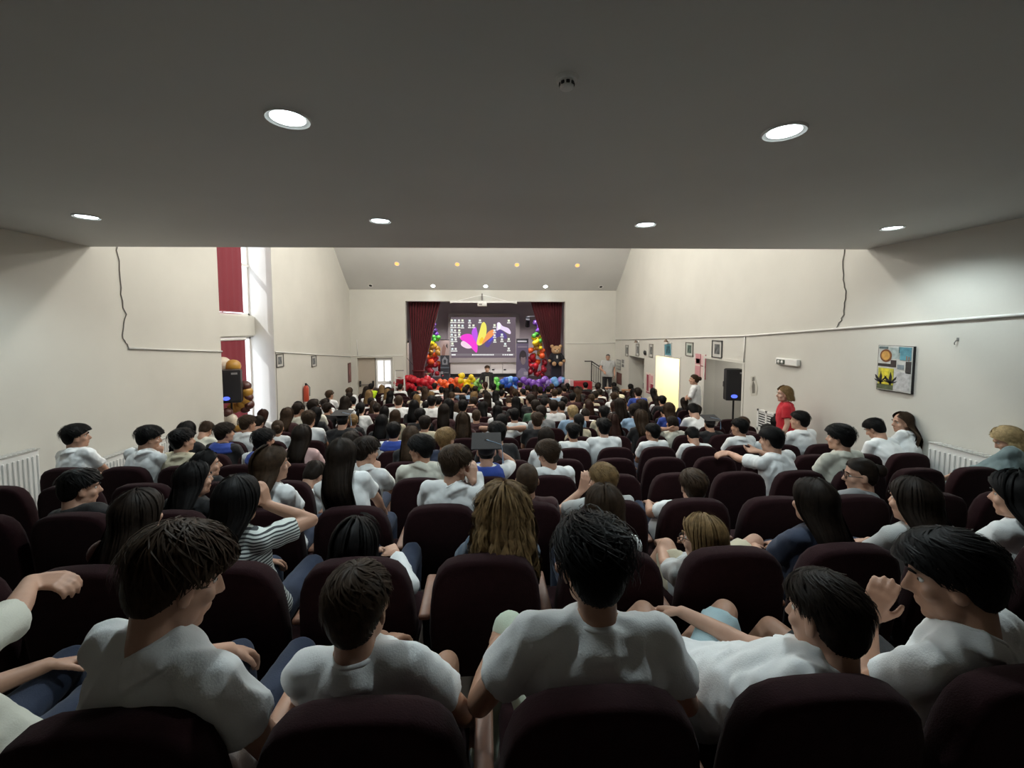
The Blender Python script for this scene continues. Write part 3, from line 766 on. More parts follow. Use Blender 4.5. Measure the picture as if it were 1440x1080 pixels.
blob([(650, 590), (690, 530), (720, 560), (700, 620), (660, 640)], (.98, .62, .05), 1.0, .016)
blob([(830, 560), (900, 500), (880, 560), (800, 620)], (.12, .10, .65), 1.0, .016)
blob([(950, 290), (990, 280), (1040, 340), (1140, 380), (1180, 450), (1150, 475), (1010, 400), (940, 420), (945, 340)], (.88, .74, .98), 1.0, .018)
blob([(960, 300), (1000, 300), (1010, 360), (970, 400)], (1, 1, .98), 1.0, .020)
icons = [(185, 260), (240, 260), (305, 260), (365, 260), (485, 265), (660, 260), (1145, 265), (185, 345), (240, 345), (305, 345), (365, 350), (485, 345), (550, 345), (185, 420), (240, 430), (310, 430), (185, 500), (245, 510), (310, 500), (190, 580), (250, 580), (195, 650), (195, 740), (250, 740), (905, 340), (905, 430), (905, 510), (910, 590), (1030, 500), (1030, 580), (1145, 575), (1085, 655), (1145, 735)]
for i, (x, y) in enumerate(icons):
    w = 22
    a = zp(x - w * .8, y + 5); b = zp(x + w * .8, y - 30); flat([(a[0], a[1]), (b[0], a[1]), (b[0], b[1]), (a[0], b[1])], [(.95, 1, .8), (.85, .95, .95), (1, 1, .95)][i % 3], .9, .022, 'desktop_icon')
    a = zp(x - w * 1.25, y + 32); b = zp(x + w * 1.25, y + 14); flat([(a[0], a[1]), (b[0], a[1]), (b[0], b[1]), (a[0], b[1])], (1, 1, .95), .8, .022, 'icon_caption')
a = zp(165, 845); b = zp(1240, 805); flat([(a[0], a[1]), (b[0], a[1]), (b[0], b[1]), (a[0], b[1])], (.23, .20, .22), 1.0, .004, 'taskbar')
for x, w in [(180, 70), (525, 30)] + [(565 + 24 * i, 16) for i in range(14)] + [(1040, 20), (1075, 24), (1110, 24), (1145, 70)]:
    a = zp(x, 838); b = zp(x + w, 815); flat([(a[0], a[1]), (b[0], a[1]), (b[0], b[1]), (a[0], b[1])], (1, 1, 1), .9, .010, 'taskbar_icon')
# white board wall under the screen
bx0, bz1 = sp(633, 509.5); bx1, bz0 = sp(726, 525.5)
e = empty('backdrop_board', ((bx0 + bx1) / 2, YS + .1, SF), label='pale panelled board standing below the projection screen', cat='panel')
cx = e.location.x
for i, (u0, u1) in enumerate(((0, .60), (.605, .79), (.795, 1))):
    MB().rbox((bx0 - cx + (bx1 - bx0) * u0, -.03, bz0 - SF), (bx0 - cx + (bx1 - bx0) * u1, .03, bz1 - SF), .01, 2).build('board', mat('pale_board', (.56, .53, .49), .6), e)
MB().box((bx0 - cx, -.02, 0), (bx1 - cx, .02, bz0 - SF)).build('plinth', M_DMETAL, e)
for px in (693.5, 710): x, z = sp(px, 520); MB().rbox((x - cx - .06, -.05, z - SF - .03), (x - cx + .06, -.03, z - SF + .03), .006, 1).build('socket', M_BLACKP, e)

# roll-up banners
def banner(px0, py0, px1, Y, label, base, shapes):
    a = at_y(px0, py0, Y); b = at_y(px1, 526, Y)
    w = b[0] - a[0]; h = a[2] - SF
    e = empty('rollup_banner', ((a[0] + b[0]) / 2, Y, SF), label=label, cat='banner')
    MB().box((-w / 2, -.003, .06), (w / 2, .003, h)).build('sheet', mat('banner_%d' % int(base[2] * 100), base, .5), e)
    MB().rbox((-w / 2 - .03, -.08, 0), (w / 2 + .03, .08, .07), .02, 2).build('base', M_DMETAL, e)
    MB().tube([(0, .03, .06), (0, .03, h)], .012).build('pole', M_DMETAL, e); MB().rbox((-w / 2, -.012, h - .01), (w / 2, .012, h + .02), .004, 1).build('top_rail', M_DMETAL, e)
    for i_, (poly, col) in enumerate(shapes):
        MB().prism([((u - .5) * w, v * h) for u, v in poly], 'y', -.005 - .002 * i_, -.003).build('print_shape', mat('bprint_%d_%d_%d' % tuple(int(c * 100) for c in col), col, .5), e)
R4 = lambda a, b, c, d: [(a, c), (b, c), (b, d), (a, d)]
ell = lambda cx, cy, rx, ry: [(cx + rx * math.cos(t), cy + ry * math.sin(t)) for t in np.linspace(0, 2 * math.pi, 18, endpoint=False)]
banner(619, 478, 632, 19.4, 'dark banner with a house emblem and a pale photo on stage', (.035, .04, .05),
       [(R4(0, 1, .62, 1), (.42, .33, .30)), ([(.15, .62), (.5, .62), (.65, .8), (.4, .9), (.2, .8)], (.28, .16, .13)), ([(.6, .85), (.85, .78), (.8, .92)], (.06, .05, .05)), (R4(.2, .8, .39, .5), (.25, .27, .29)), ([(.12, .5), (.88, .5), (.5, .6)], (.25, .27, .29)), (ell(.5, .47, .16, .05), (.04, .045, .055)), (R4(0, 1, .30, .33), (.12, .15, .18)), (R4(.05, .3, .16, .22), (.35, .36, .38)), (R4(.4, .9, .18, .20), (.18, .2, .22))])
banner(726, 477, 743, 19.4, 'purple-grey banner with a man\'s portrait on stage', (.12, .10, .16),
       [(R4(0, 1, .9, 1), (.03, .03, .04)), (R4(.1, .85, .93, .965), (.4, .4, .42)), (R4(.12, .9, .79, .83), (.22, .19, .24)), (ell(.55, .58, .30, .15), (.03, .025, .03)), (ell(.57, .5, .21, .13), (.24, .19, .20)), (ell(.57, .60, .22, .05), (.04, .03, .035)), ([(.05, .05), (.95, .05), (.9, .2), (.7, .29), (.4, .29), (.12, .2)], (.22, .2, .28)), (R4(.62, .95, .12, .2), (.38, .36, .42))])

# ceiling bracket with projector at the top of the stage opening
pb = empty('projector_bracket', (-.02, 16.55, SZT + .04), label='white triangular ceiling bracket above the stage opening', cat='bracket')
q0 = at_y(633, 426, 16.55); q1 = at_y(727, 427, 16.55); qt = at_y(678, 415, 16.55)
o = np.array(pb.location)
MB().box((q0[0] - o[0], -.03, -.06 - .06), (q1[0] - o[0], .03, -.06 + .02)).build('crossbar', M_WHITE, pb)
MB().tube([np.array(q0) - o, np.array(qt) - o], .022, 6).build('stay', M_WHITE, pb); MB().tube([np.array(q1) - o, np.array(qt) - o], .022, 6).build('stay', M_WHITE, pb)
MB().tube([(qt[0] - o[0], 0, -.1), (qt[0] - o[0], .0, qt[2] - o[2] + .06)], .03, 8).build('drop_pole', M_WIRE, pb)
MB().tube([(qt[0] - o[0], 0, qt[2] - o[2] + .03), (qt[0] - o[0], YE - 16.56, qt[2] - o[2] + .03)], .03, 8).build('wall_arm', M_WIRE, pb)
pj = empty('projector', (qt[0], 16.5, SZT - .22), label='white projector hanging from the bracket above the stage', cat='projector')
MB().rbox((-.18, -.14, 0), (.18, .14, .14), .03, 3).build('body', M_WHITE, pj); MB().tube([(-.08, .14, .07), (-.08, .18, .07)], .04, 12).build('lens', M_BLACKP, pj); MB().box((-.12, -.142, .04), (.0, -.139, .1)).build('vent', M_WIRE, pj)

# moving-head lamp on the stage wall
q = at_y(742, 449, 19.2)
e = empty('stage_spotlight', (q[0], 19.2, q[2]), label='black spotlight on a wall arm beside the right curtain', cat='spotlight')
MB().tube([(0, 0, .12), (.6, 0, .14)], .02).build('arm', M_BLACKP, e); MB().rbox((-.09, -.06, -.02), (.09, .06, .12), .02, 2).build('yoke', M_BLACKP, e); MB().tube([(0, -.1, .0), (.0, .12, -.3)], [.09, .12], 12).build('head', M_BLACKP, e)

# teddy bear in a dark robe on a black column
q = at_y(785, 530, 16.98)
bx = q[0] - .07
pc = empty('display_column', (bx, 17.12, SF), label='tall black column carrying the teddy bear at the stage edge', cat='column')
MB().rbox((-.21, -.12, 0), (.21, .14, .88), .015, 2).build('shaft', mat('column_black', (.012, .010, .022), .5), pc); MB().rbox((-.23, -.14, .0), (.23, .15, .05), .01, 2).build('base', M_BLACKP, pc)
M_BEAR = mat('bear_fur', (.52, .32, .17), .95, bump=.6, bscale=90)
M_ROBE = mat('bear_robe', (.010, .010, .016), .8)
tb = empty('teddy_bear', (bx, 17.08, SF + .88), label='tan teddy bear in a black graduation robe sitting on the column', cat='teddy bear')
MB().sphere((0, 0, .60), (.20, .17, .18)).build('head', M_BEAR, tb, smooth=True)
for s in (-1, 1):
    MB().sphere((s * .17, .02, .75), (.075, .05, .075), 12, 8).build('ear', M_BEAR, tb, smooth=True)
    MB().cone((s * .17, 0, .40), .09, (s * .28, -.10, .22), .075).build('sleeve', M_ROBE, tb, smooth=True)
    MB().sphere((s * .29, -.13, .18), (.07, .07, .07), 12, 8).build('paw', M_BEAR, tb, smooth=True)
    MB().cone((s * .10, -.05, .1), .10, (s * .13, -.24, .06), .09).build('leg', M_ROBE, tb, smooth=True)
    MB().sphere((s * .13, -.30, .07), (.085, .06, .09), 12, 8).build('foot', M_BEAR, tb, smooth=True)
    MB().sphere((s * .075, -.155, .64), (.02, .012, .02), 8, 6).build('eye', M_BLACKP, tb, smooth=True)
MB().sphere((0, -.15, .56), (.09, .07, .07), 12, 8).build('muzzle', mat('bear_muzzle', (.62, .45, .28), .9), tb, smooth=True)
MB().sphere((0, -.22, .585), (.03, .02, .02), 8, 6).build('nose', M_BLACKP, tb, smooth=True)
MB().lathe([(.001, 0), (.22, .0), (.25, .1), (.22, .3), (.15, .44), (.10, .47), (.001, .47)], seg=18).build('robe', M_ROBE, tb, smooth=True)
MB().box((-.03, -.225, .28), (.03, -.215, .40)).build('shirt_front', M_WHITE, tb)

# stairs, railing beside the stage
st = empty('stage_stairs', (4.1, 15.75, -1.45), label='white steps leading up to the stage beside the right wall', cat='stairs')
for i in range(4):
    MB().rbox((.0, .3 * i, .0), (1.15, .3 * (i + 1), .2 * (i + 1)), .01, 1).build('step', mat('step_white', (.55, .54, .5), .6), st)
rl = empty('stair_railing', (4.0, 15.9, -1.45), label='black metal stair railing beside the stage steps', cat='railing')
tp = [at_y(822, 508, 16.6) - np.array(rl.location), at_y(832, 508, 16.6) - np.array(rl.location), at_y(848, 519, 16.3) - np.array(rl.location)]
MB().tube(tp, .022, 8).build('handrail', M_DMETAL, rl)
for q in (tp[1], tp[2]): MB().tube([(q[0], q[1], .0 if q is tp[2] else .0), tuple(q)], .022, 8).build('post', M_DMETAL, rl)
for t in (.2, .4, .6, .8):
    q = tp[1] + (tp[2] - tp[1]) * t; MB().tube([(q[0], q[1], q[2] - .75), (q[0], q[1], q[2] - .05)], .008, 6).build('baluster', M_DMETAL, rl)
for dz in (.75, .1): MB().tube([tp[1] - np.array((0, 0, dz)), tp[2] - np.array((0, 0, dz))], .01, 6).build('rail_bar', M_DMETAL, rl)
# red draped table front and white carton by the stage right
q = at_y(822, 533, 16.4)
e = empty('red_box', (q[0] - .1, 16.4, -1.45), label='red cloth draped over a tall table beside the balloon garland', cat='table')
MB().rbox((-.35, -.2, 1.06), (.35, .2, 1.10), .01, 1).build('table_top', M_WHITE, e); MB().rbox((-.36, -.21, .78), (.36, .21, 1.12), .02, 2).build('cloth', mat('red_cloth', (.42, .02, .03), .8), e)
for sx in (-1, 1):
    for sy_ in (-1, 1): MB().tube([(sx * .3, sy_ * .16, 0), (sx * .3, sy_ * .16, 1.06)], .02).build('leg', M_DMETAL, e)
q = at_y(805, 538, 16.4)
e = empty('gift_carton', (q[0] - .15, 16.35, q[2] - .12), label='small pink and white carton beside the red-draped table', cat='box')
MB().rbox((-.16, -.12, 0), (.16, .12, .24), .01, 1).build('carton', mat('carton_pink', (.65, .45, .48), .7), e); MB().box((-.03, -.125, 0), (.03, .125, .245)).build('ribbon', M_WHITE, e)
e = empty('carton_table', (q[0] - .2, 16.35, -1.45), label='low dark table under the pink and white carton', cat='table')
hh = q[2] - .12 + 1.45
MB().rbox((-.25, -.2, hh - .03), (.25, .2, hh), .008, 1).build('table_top', M_DMETAL, e)
for sx in (-1, 1):
    for sy_ in (-1, 1): MB().tube([(sx * .2, sy_ * .15, 0), (sx * .2, sy_ * .15, hh - .03)], .015).build('leg', M_DMETAL, e)
# keyboard stand, drum, monitor at the stage left
q = at_y(562, 521, 16.4)
e = empty('step_ladder', (q[0], 16.4, -1.45), label='small white step ladder beside the double door', cat='ladder')
zt = q[2] + 1.45
for s in (-1, 1):
    MB().tube([(s * .2, -.2, 0), (s * .16, 0, zt)], .018).build('rail', M_WHITE, e); MB().tube([(s * .2, .25, 0), (s * .16, .03, zt)], .015).build('rear_leg', M_WHITE, e)
for t in (.2, .4, .6, .8): MB().box((-.18, -.2 + .2 * t - .03, zt * t), (.18, -.2 + .2 * t + .05, zt * t + .025)).build('tread', M_WHITE, e)
MB().tube([(-.16, 0, zt), (.16, 0, zt)], .018).build('top_bar', M_WIRE, e)
q = at_y(577, 523, 17.3)
e = empty('stage_monitor', (q[0], 17.35, SF), label='black wedge loudspeaker on the stage floor beside the left curtain', cat='loudspeaker')
MB().prism([(-.25, 0), (.25, 0), (.2, .25), (-.1, .42), (-.25, .35)], 'x', -.3, .3).build('cabinet', M_BLACKP, e); MB().box((-.26, -.27, .06), (.26, -.255, .3)).build('grille', M_DMETAL, e)
q = at_y(598, 522, 17.8)
e = empty('floor_drum', (q[0], 17.9, SF), label='dark drum with chrome hoop on the stage behind the red balloons', cat='drum')
MB().lathe([(.001, .08), (.24, .08), (.25, .1), (.25, .48), (.24, .5), (.001, .5)], seg=24).build('shell', mat('drum_shell', (.05, .015, .02), .3), e, smooth='auto'); MB().lathe([(.25, .46), (.265, .46), (.265, .51), (.25, .51)], seg=24).build('hoop', mat('chrome', (.6, .6, .6), .2, metal=1), e)
for a in (0, 2.1, 4.2): MB().tube([(.25 * math.cos(a), .25 * math.sin(a), .3), (.28 * math.cos(a), .28 * math.sin(a), 0)], .01).build('leg', M_DMETAL, e)
q = at_y(572, 494, 17.2)
e = empty('microphone_stand', (q[0] + .1, 17.25, SF), label='thin black microphone stand at the window side of the stage', cat='microphone stand')
MB().lathe([(.001, 0), (.12, 0), (.11, .02), (.001, .03)]).build('base', M_DMETAL, e); MB().tube([(0, 0, .02), (0, 0, 1.0)], .009).build('pole', M_DMETAL, e); MB().tube([(.12, 0, .9), (-.25, 0, 1.35)], .008).build('boom', M_DMETAL, e); MB().sphere((-.27, 0, 1.37), (.03, .03, .04), 10, 8).build('microphone', M_BLACKP, e)
# fire extinguisher on the left wall
q = at_x(426, 550, XL)
e = empty('fire_extinguisher', (XL + .09, q[1], q[2] - .3), label='red fire extinguisher hanging on the left wall', cat='fire extinguisher')
MB().lathe([(.001, 0), (.07, 0), (.075, .03), (.075, .38), (.05, .45), (.02, .47), (.001, .47)]).build('cylinder', mat('extinguisher_red', (.45, .06, .03), .35), e, smooth='auto'); MB().rbox((-.02, -.03, .46), (.02, .03, .53), .005, 1).build('valve', M_BLACKP, e); MB().tube([(.02, .02, .5), (.09, .05, .4), (.08, .05, .15)], .01).build('hose', M_BLACKP, e)

# ------------------------------------------------------------------ people: mesh builders
def Rx(a): c, s = math.cos(a), math.sin(a); return np.array([[1, 0, 0], [0, c, -s], [0, s, c]])
def Ry(a): c, s = math.cos(a), math.sin(a); return np.array([[c, 0, s], [0, 1, 0], [-s, 0, c]])
def Rz(a): c, s = math.cos(a), math.sin(a); return np.array([[c, -s, 0], [s, c, 0], [0, 0, 1]])
def nrm(v): v = np.asarray(v, float); return v / (np.linalg.norm(v) + 1e-9)
def lerp(a, b, t): return np.asarray(a) * (1 - t) + np.asarray(b) * t
def head_frame(yaw, pitch, roll): return Rz(-math.radians(yaw)) @ Rx(-math.radians(pitch)) @ Ry(math.radians(roll))

WORK = bpy.data.scenes.new('work')      # empty side scene in which meshes are rebuilt
def remesh(mb, name, voxel, smooth=3, disp=None, fac=.5):
    me = mb.mesh('tmp', fix=False)
    o = bpy.data.objects.new('tmp', me); WORK.collection.objects.link(o)
    m = o.modifiers.new('r', 'REMESH'); m.mode = 'VOXEL'; m.voxel_size = voxel; m.use_smooth_shade = True
    if smooth:
        s = o.modifiers.new('s', 'SMOOTH'); s.factor = fac; s.iterations = smooth
    vl = WORK.view_layers[0]; vl.update(); dg = vl.depsgraph
    out = bpy.data.meshes.new_from_object(o.evaluated_get(dg))
    bpy.data.objects.remove(o); bpy.data.meshes.remove(me)
    out.name = name
    out.materials.clear(); out.materials.append(None)
    if disp is not None:
        n = len(out.vertices); co = np.empty(n * 3); no = np.empty(n * 3)
        out.vertices.foreach_get('co', co); out.vertices.foreach_get('normal', no)
        co = co.reshape(-1, 3); no = no.reshape(-1, 3)
        co = co + no * disp(co)[:, None]
        out.vertices.foreach_set('co', co.ravel()); out.update()
    out.shade_smooth()
    return out

def folds(seed, amp, base):
    r = np.random.default_rng(seed)
    K = [(r.normal(0, 1, 3) * np.array([26, 26, 11]), r.uniform(0, 6.28)) for _ in range(7)]
    K2 = [(r.normal(0, 1, 3) * 55, r.uniform(0, 6.28)) for _ in range(6)]
    def f(P):
        w = sum(np.sin(P @ k + p + 1.2 * np.sin(P @ k[[1, 2, 0]] * .45)) for k, p in K) / 3.0
        w2 = sum(np.sin(P @ k + p) for k, p in K2) / 2.5
        ridge = 1 - np.abs(np.clip(w, -1, 1)) * 1.4
        return amp * ridge + amp * .25 * w2
    return f

SPH = {'c': np.array([0, -.012, .03]), 'r': np.array([.076, .096, .088])}
def scalp_pt(a, th, t):
    """a: azimuth from the back, th: angle from the crown, t: offset above the skull"""
    a = np.asarray(a, float); th = np.asarray(th, float); t = np.asarray(t, float)
    st = np.where(th > math.pi / 2, np.sin(th) ** .55, np.sin(th)); ct = np.cos(th)
    rz = np.where(ct < 0, .125, .088)
    x = (SPH['r'][0] + t) * st * np.sin(a)
    y = SPH['c'][1] - (SPH['r'][1] + t) * st * np.cos(a)
    z = SPH['c'][2] + (rz + np.where(ct > 0, t, 0)) * ct
    return np.stack([x, y, z], -1)
HL_A = np.radians([0, 50, 80, 92, 104, 116, 140, 180])
HL_T = np.radians([152, 148, 124, 98, 98, 74, 62, 60])
def hairline(a): return np.interp(np.abs((np.asarray(a) + math.pi) % (2 * math.pi) - math.pi), HL_A, HL_T)

def ribbons(P, w, ref):
    """P n,m,3 strands; w n widths; ref n,3 outward direction"""
    n, m, _ = P.shape
    T = np.gradient(P, axis=1); T /= np.linalg.norm(T, axis=2, keepdims=True) + 1e-9
    S = np.cross(T, ref[:, None, :]); S /= np.linalg.norm(S, axis=2, keepdims=True) + 1e-9
    prof = np.ones(m); prof[-1] = .12; prof[-2] = .7; prof[0] = .6
    off = S * (w[:, None] * prof[None])[:, :, None] * .5
    V = np.stack([P - off, P + off], 2).reshape(-1, 3)
    base = (np.arange(n) * m * 2)[:, None] + (np.arange(m - 1) * 2)[None]
    base = base.reshape(-1, 1)
    Fc = base + np.array([[0, 1, 3, 2]])
    return V, Fc

def hair_mesh(name, style, R, C, N, u, r, f, seed, near=2, length=.32):
    g = np.random.default_rng(seed)
    parts_V = []; parts_F = []; k = 0
    def push(V, Fc):
        nonlocal k
        parts_V.append(V); parts_F.append(np.asarray(Fc) + k); k += len(V)
    W = lambda P: P @ R.T + C
    longs = {'long': 0, 'wavy': 1, 'curly': 2, 'bob': 3}
    if style not in longs:
        top, side, lift, mess = {'short': (.022, .010, .16, .28), 'thick': (.032, .012, .18, .28), 'messy': (.028, .012, .40, .55), 'buzz': (.006, .005, .0, .1),
                                 'fade': (.026, .004, .35, .35), 'bun': (.012, .010, .0, .12), 'pony': (.012, .010, .0, .12), 'bald': (.004, .003, 0, .1)}[style]
        na, nt = (44, 16) if near >= 1 else (24, 9)
        A, S = np.meshgrid(np.linspace(-math.pi, math.pi, na), np.linspace(0, 1, nt), indexing='ij')
        ht = hairline(A)
        th = S * ht
        topw = np.clip((np.radians(88) - th) / np.radians(45), 0, 1)
        t = side + (top - side) * topw
        t *= np.clip((1 - S) / .22, 0, 1) ** .7
        lump = .18 * np.sin(A * 5 + seed) * np.sin(th * 6 + seed * .7) + .12 * np.sin(A * 11 + 2 * seed)
        t = t * (1 + lump * mess) - .003 * (S > .98)
        P = scalp_pt(A, th, t)
        idx = np.arange(na * nt).reshape(na, nt)
        Q = np.stack([idx[:-1, :-1], idx[1:, :-1], idx[1:, 1:], idx[:-1, 1:]], -1).reshape(-1, 4)
        push(W(P.reshape(-1, 3)), Q)
        if style not in ('buzz', 'bald'):
            n = {2: 1500, 1: 520, 0: 90}[near]; m = 6 if near >= 1 else 4
            a = g.uniform(-math.pi, math.pi, n); s = np.sqrt(g.uniform(0.0, 1, n)) * .97
            th0 = s * hairline(a)
            tw = np.clip((np.radians(92) - th0) / np.radians(45), 0, 1)
            L = (.028 + (.085 if style in ('thick', 'messy') else .055) * tw) * g.uniform(.7, 1.2, n)
            if style in ('fade',): L = np.where(tw < .3, .014, L)
            if style in ('bun', 'pony'): L = np.full(n, .06)
            fade_ = np.clip((1 - s) / .32, .08, 1) ** .7; L = L * np.where(np.abs(a) < 1.9, np.clip((1 - s) / .30, .22, 1), 1)
            t0 = (side + (top - side) * tw) * fade_
            lf = lift * tw * g.uniform(.2, 1.1, n)
            sw = g.normal(0, mess, n) + .35
            steps = np.linspace(0, 1, m)
            pts = []
            for q in steps:
                d = L * q / .10
                sign = -1 if style in ('bun', 'pony') else 1
                thq = th0 + d * np.cos(sw) * (1 if sign > 0 else .6)
                aq = a + d * np.sin(sw) / np.maximum(np.sin(np.clip(th0, .25, 3)), .3)
                if style in ('bun', 'pony'): aq = a * (1 - .35 * q)
                thq = np.minimum(thq, hairline(aq) + np.where(np.abs(aq) > 1.9, .22, .05))
                pts.append(scalp_pt(aq, thq, t0 * .92 + lf * L * math.sin(q * 2.2) * .6 + .002))
            P = np.stack(pts, 1)
            wid = np.full(n, {2: .0045, 1: .008, 0: .02}[near]) * g.uniform(.6, 1.3, n)
            ref = P[:, 0] - SPH['c']; ref /= np.linalg.norm(ref, axis=1, keepdims=True)
            V, Fc = ribbons(P, wid, ref)
            push(W(V), Fc)
        if style in ('bun', 'pony'):
            c0 = W(np.array([0, -.125, .03 if style == 'bun' else .02]))
            if style == 'bun':
                V, Fq = unit_sphere(14, 10); V = V * np.array([.05, .045, .05]); push(V + c0, [list(q) if len(q) == 4 else [q[0], q[1], q[2], q[2]] for q in Fq])
            else:
                n = {2: 500, 1: 200, 0: 60}[near]; m = 9
                ph = g.uniform(0, 6.28, n); rr = np.sqrt(g.uniform(0, 1, n)) * .028; s = np.linspace(0, 1, m)
                Ls = length * g.uniform(.8, 1, n)
                P = np.zeros((n, m, 3))
                out = R @ np.array([0, -1, 0.]); side_ = R @ np.array([1., 0, 0])
                for i, q in enumerate(s):
                    sp_ = math.sin(min(1, q * 3) * math.pi / 2)
                    P[:, i] = c0 + out * (.05 * sp_ + .0 * q) + np.array([0, 0, -1]) * (Ls * q)[:, None] + side_ * (np.cos(ph) * rr * (.4 + .9 * sp_ - .5 * q))[:, None] + out * (np.sin(ph) * rr * (.4 + .8 * sp_ - .4 * q))[:, None]
                V, Fc = ribbons(P, np.full(n, {2: .005, 1: .009, 0: .016}[near]), np.cos(ph)[:, None] * side_ + np.sin(ph)[:, None] * out)
                push(V, Fc)
    else:
        kind = longs[style]
        m1, m2 = (7, 26 if kind == 2 else 14) if near >= 1 else (5, 7)
        down = np.array([0, 0, -1.])
        vol = {0: .0, 1: .012, 2: .042, 3: .012}[kind]
        def strands(a, th0, L, jit, amp, fr, ph):
            n = len(a); pts = []
            a_rel = np.clip(a, -math.radians(98), math.radians(98))
            thr = np.radians(104)
            for q in np.linspace(0, 1, m1):
                th = th0 + (thr - th0) * q
                aq = a + (a_rel - a) * q ** .7
                # front strands start at the hairline
                th = np.where(np.abs(a) > math.radians(105), np.minimum(th, hairline(a) + (thr - hairline(a)) * q ** 1.5 + .02), th)
                pts.append(W(scalp_pt(aq, th, .014 + jit + vol * (.35 + .65 * q))))
            p0 = pts[-1]; ang = a_rel
            outw = (np.sin(ang)[:, None] * (R @ np.array([1., 0, 0])) - np.cos(ang)[:, None] * (R @ np.array([0, 1., 0])))
            for q in np.linspace(0, 1, m2 + 1)[1:]:
                s = L * q
                fall = p0 + down * s[:, None] + outw * (vol * .5 * np.sin(np.minimum(q * 1.6, 1.57)))[..., None] if np.isscalar(q) else None
                tgt = N - f * (.155 + jit + vol * .6)[:, None] + r * ((.105 + vol) * np.sin(ang) * (1 - .25 * q))[:, None] - u * (s - .12)[:, None]
                wgt = np.clip(s / .16, 0, 1); wgt = wgt * wgt * (3 - 2 * wgt)
                if kind == 3: wgt = wgt * .35
                p = fall * (1 - wgt)[:, None] + tgt * wgt[:, None]
                if amp > 0:
                    e = amp * min(1, q * 2.5)
                    p = p + outw * (e * np.sin(s * fr + ph))[:, None] + r * (e * np.cos(s * fr * 1.07 + ph * 1.7))[:, None]
                pts.append(p)
            P = np.stack(pts, 1)
            if amp > 0 and kind == 2:
                j = np.arange(m1)
                P[:, 2:m1] += (outw[:, None] * (amp * .6 * np.sin(j[2:] * 2.1 + ph[:, None]))[..., None])
            return P, outw
        # under-layer sheet
        na = 26 if near >= 1 else 14
        a = np.linspace(-math.radians(150), math.radians(150), na)
        for lay in (0, 1):
            P, o_ = strands(a, np.full(na, .04), np.full(na, length * (.93 - .05 * lay)), np.full(na, -.006 - .022 * lay), 0, 0, np.zeros(na))
            m = P.shape[1]; idx = np.arange(na * m).reshape(na, m)
            if lay == 1: P[:, :m1] -= 0
            Q = np.stack([idx[:-1, :-1], idx[1:, :-1], idx[1:, 1:], idx[:-1, 1:]], -1).reshape(-1, 4)
            push(P.reshape(-1, 3), Q)
        n = {2: 1100, 1: 420, 0: 80}[near]
        if kind == 2: n = int(n * 1.3)
        a = g.uniform(-math.radians(165), math.radians(165), n)
        th0 = g.uniform(.03, 1.15, n) ** 1.0
        th0 = np.minimum(th0, hairline(a) * .95)
        L = length * g.uniform(.70, 1.06, n)
        jit = g.normal(.001, .005, n) + (vol * .5 * g.uniform(-.6, 1, n))
        amp = {0: .003, 1: .009, 2: .021, 3: .004}[kind]; fr = {0: 12, 1: 26, 2: 75, 3: 16}[kind]
        ph = g.uniform(0, 6.28, n)
        if kind in (1, 2):
            nc = 70 if kind == 2 else 40
            ca = g.uniform(-math.radians(165), math.radians(165), nc); cp_ = g.uniform(0, 6.28, nc); cf = g.uniform(.75, 1.25, nc); cj = g.normal(0, .008, nc)
            ci = g.integers(0, nc, n)
            a = ca[ci] + g.normal(0, .05, n); ph = cp_[ci] + g.normal(0, .25, n); fr = fr * cf[ci]; jit = jit * .5 + cj[ci]; th0 = np.minimum(th0, hairline(a) * .95)
        P, o_ = strands(a, th0, L, jit, amp, fr, ph)
        V, Fc = ribbons(P, np.full(n, {2: .0058, 1: .010, 0: .024}[near]) * g.uniform(.6, 1.3, n), o_)
        push(V, Fc)
    V = np.concatenate(parts_V); Fc = np.concatenate(parts_F)
    me = bpy.data.meshes.new(name)
    nv, nf = len(V), len(Fc)
    me.vertices.add(nv); me.vertices.foreach_set('co', V.ravel())
    me.loops.add(nf * 4); me.polygons.add(nf)
    me.loops.foreach_set('vertex_index', Fc.ravel().astype(np.int32))
    me.polygons.foreach_set('loop_start', (np.arange(nf) * 4).astype(np.int32))
    me.update(calc_edges=True); me.validate()
    me.materials.append(None); me.shade_smooth()
    return me

def ik(S, W_, L1, L2, pole):
    S = np.asarray(S, float); W_ = np.asarray(W_, float)
    d = W_ - S; D = np.linalg.norm(d)
    if D > (L1 + L2) * .985: W_ = S + d / D * (L1 + L2) * .985; d = W_ - S; D = np.linalg.norm(d)
    D = max(D, abs(L1 - L2) + .03)
    a = (L1 * L1 - L2 * L2 + D * D) / (2 * D); h = math.sqrt(max(1e-6, L1 * L1 - a * a))
    dn = nrm(d); p = np.asarray(pole, float); p = nrm(p - dn * (p @ dn))
    return S + dn * a + p * h, W_

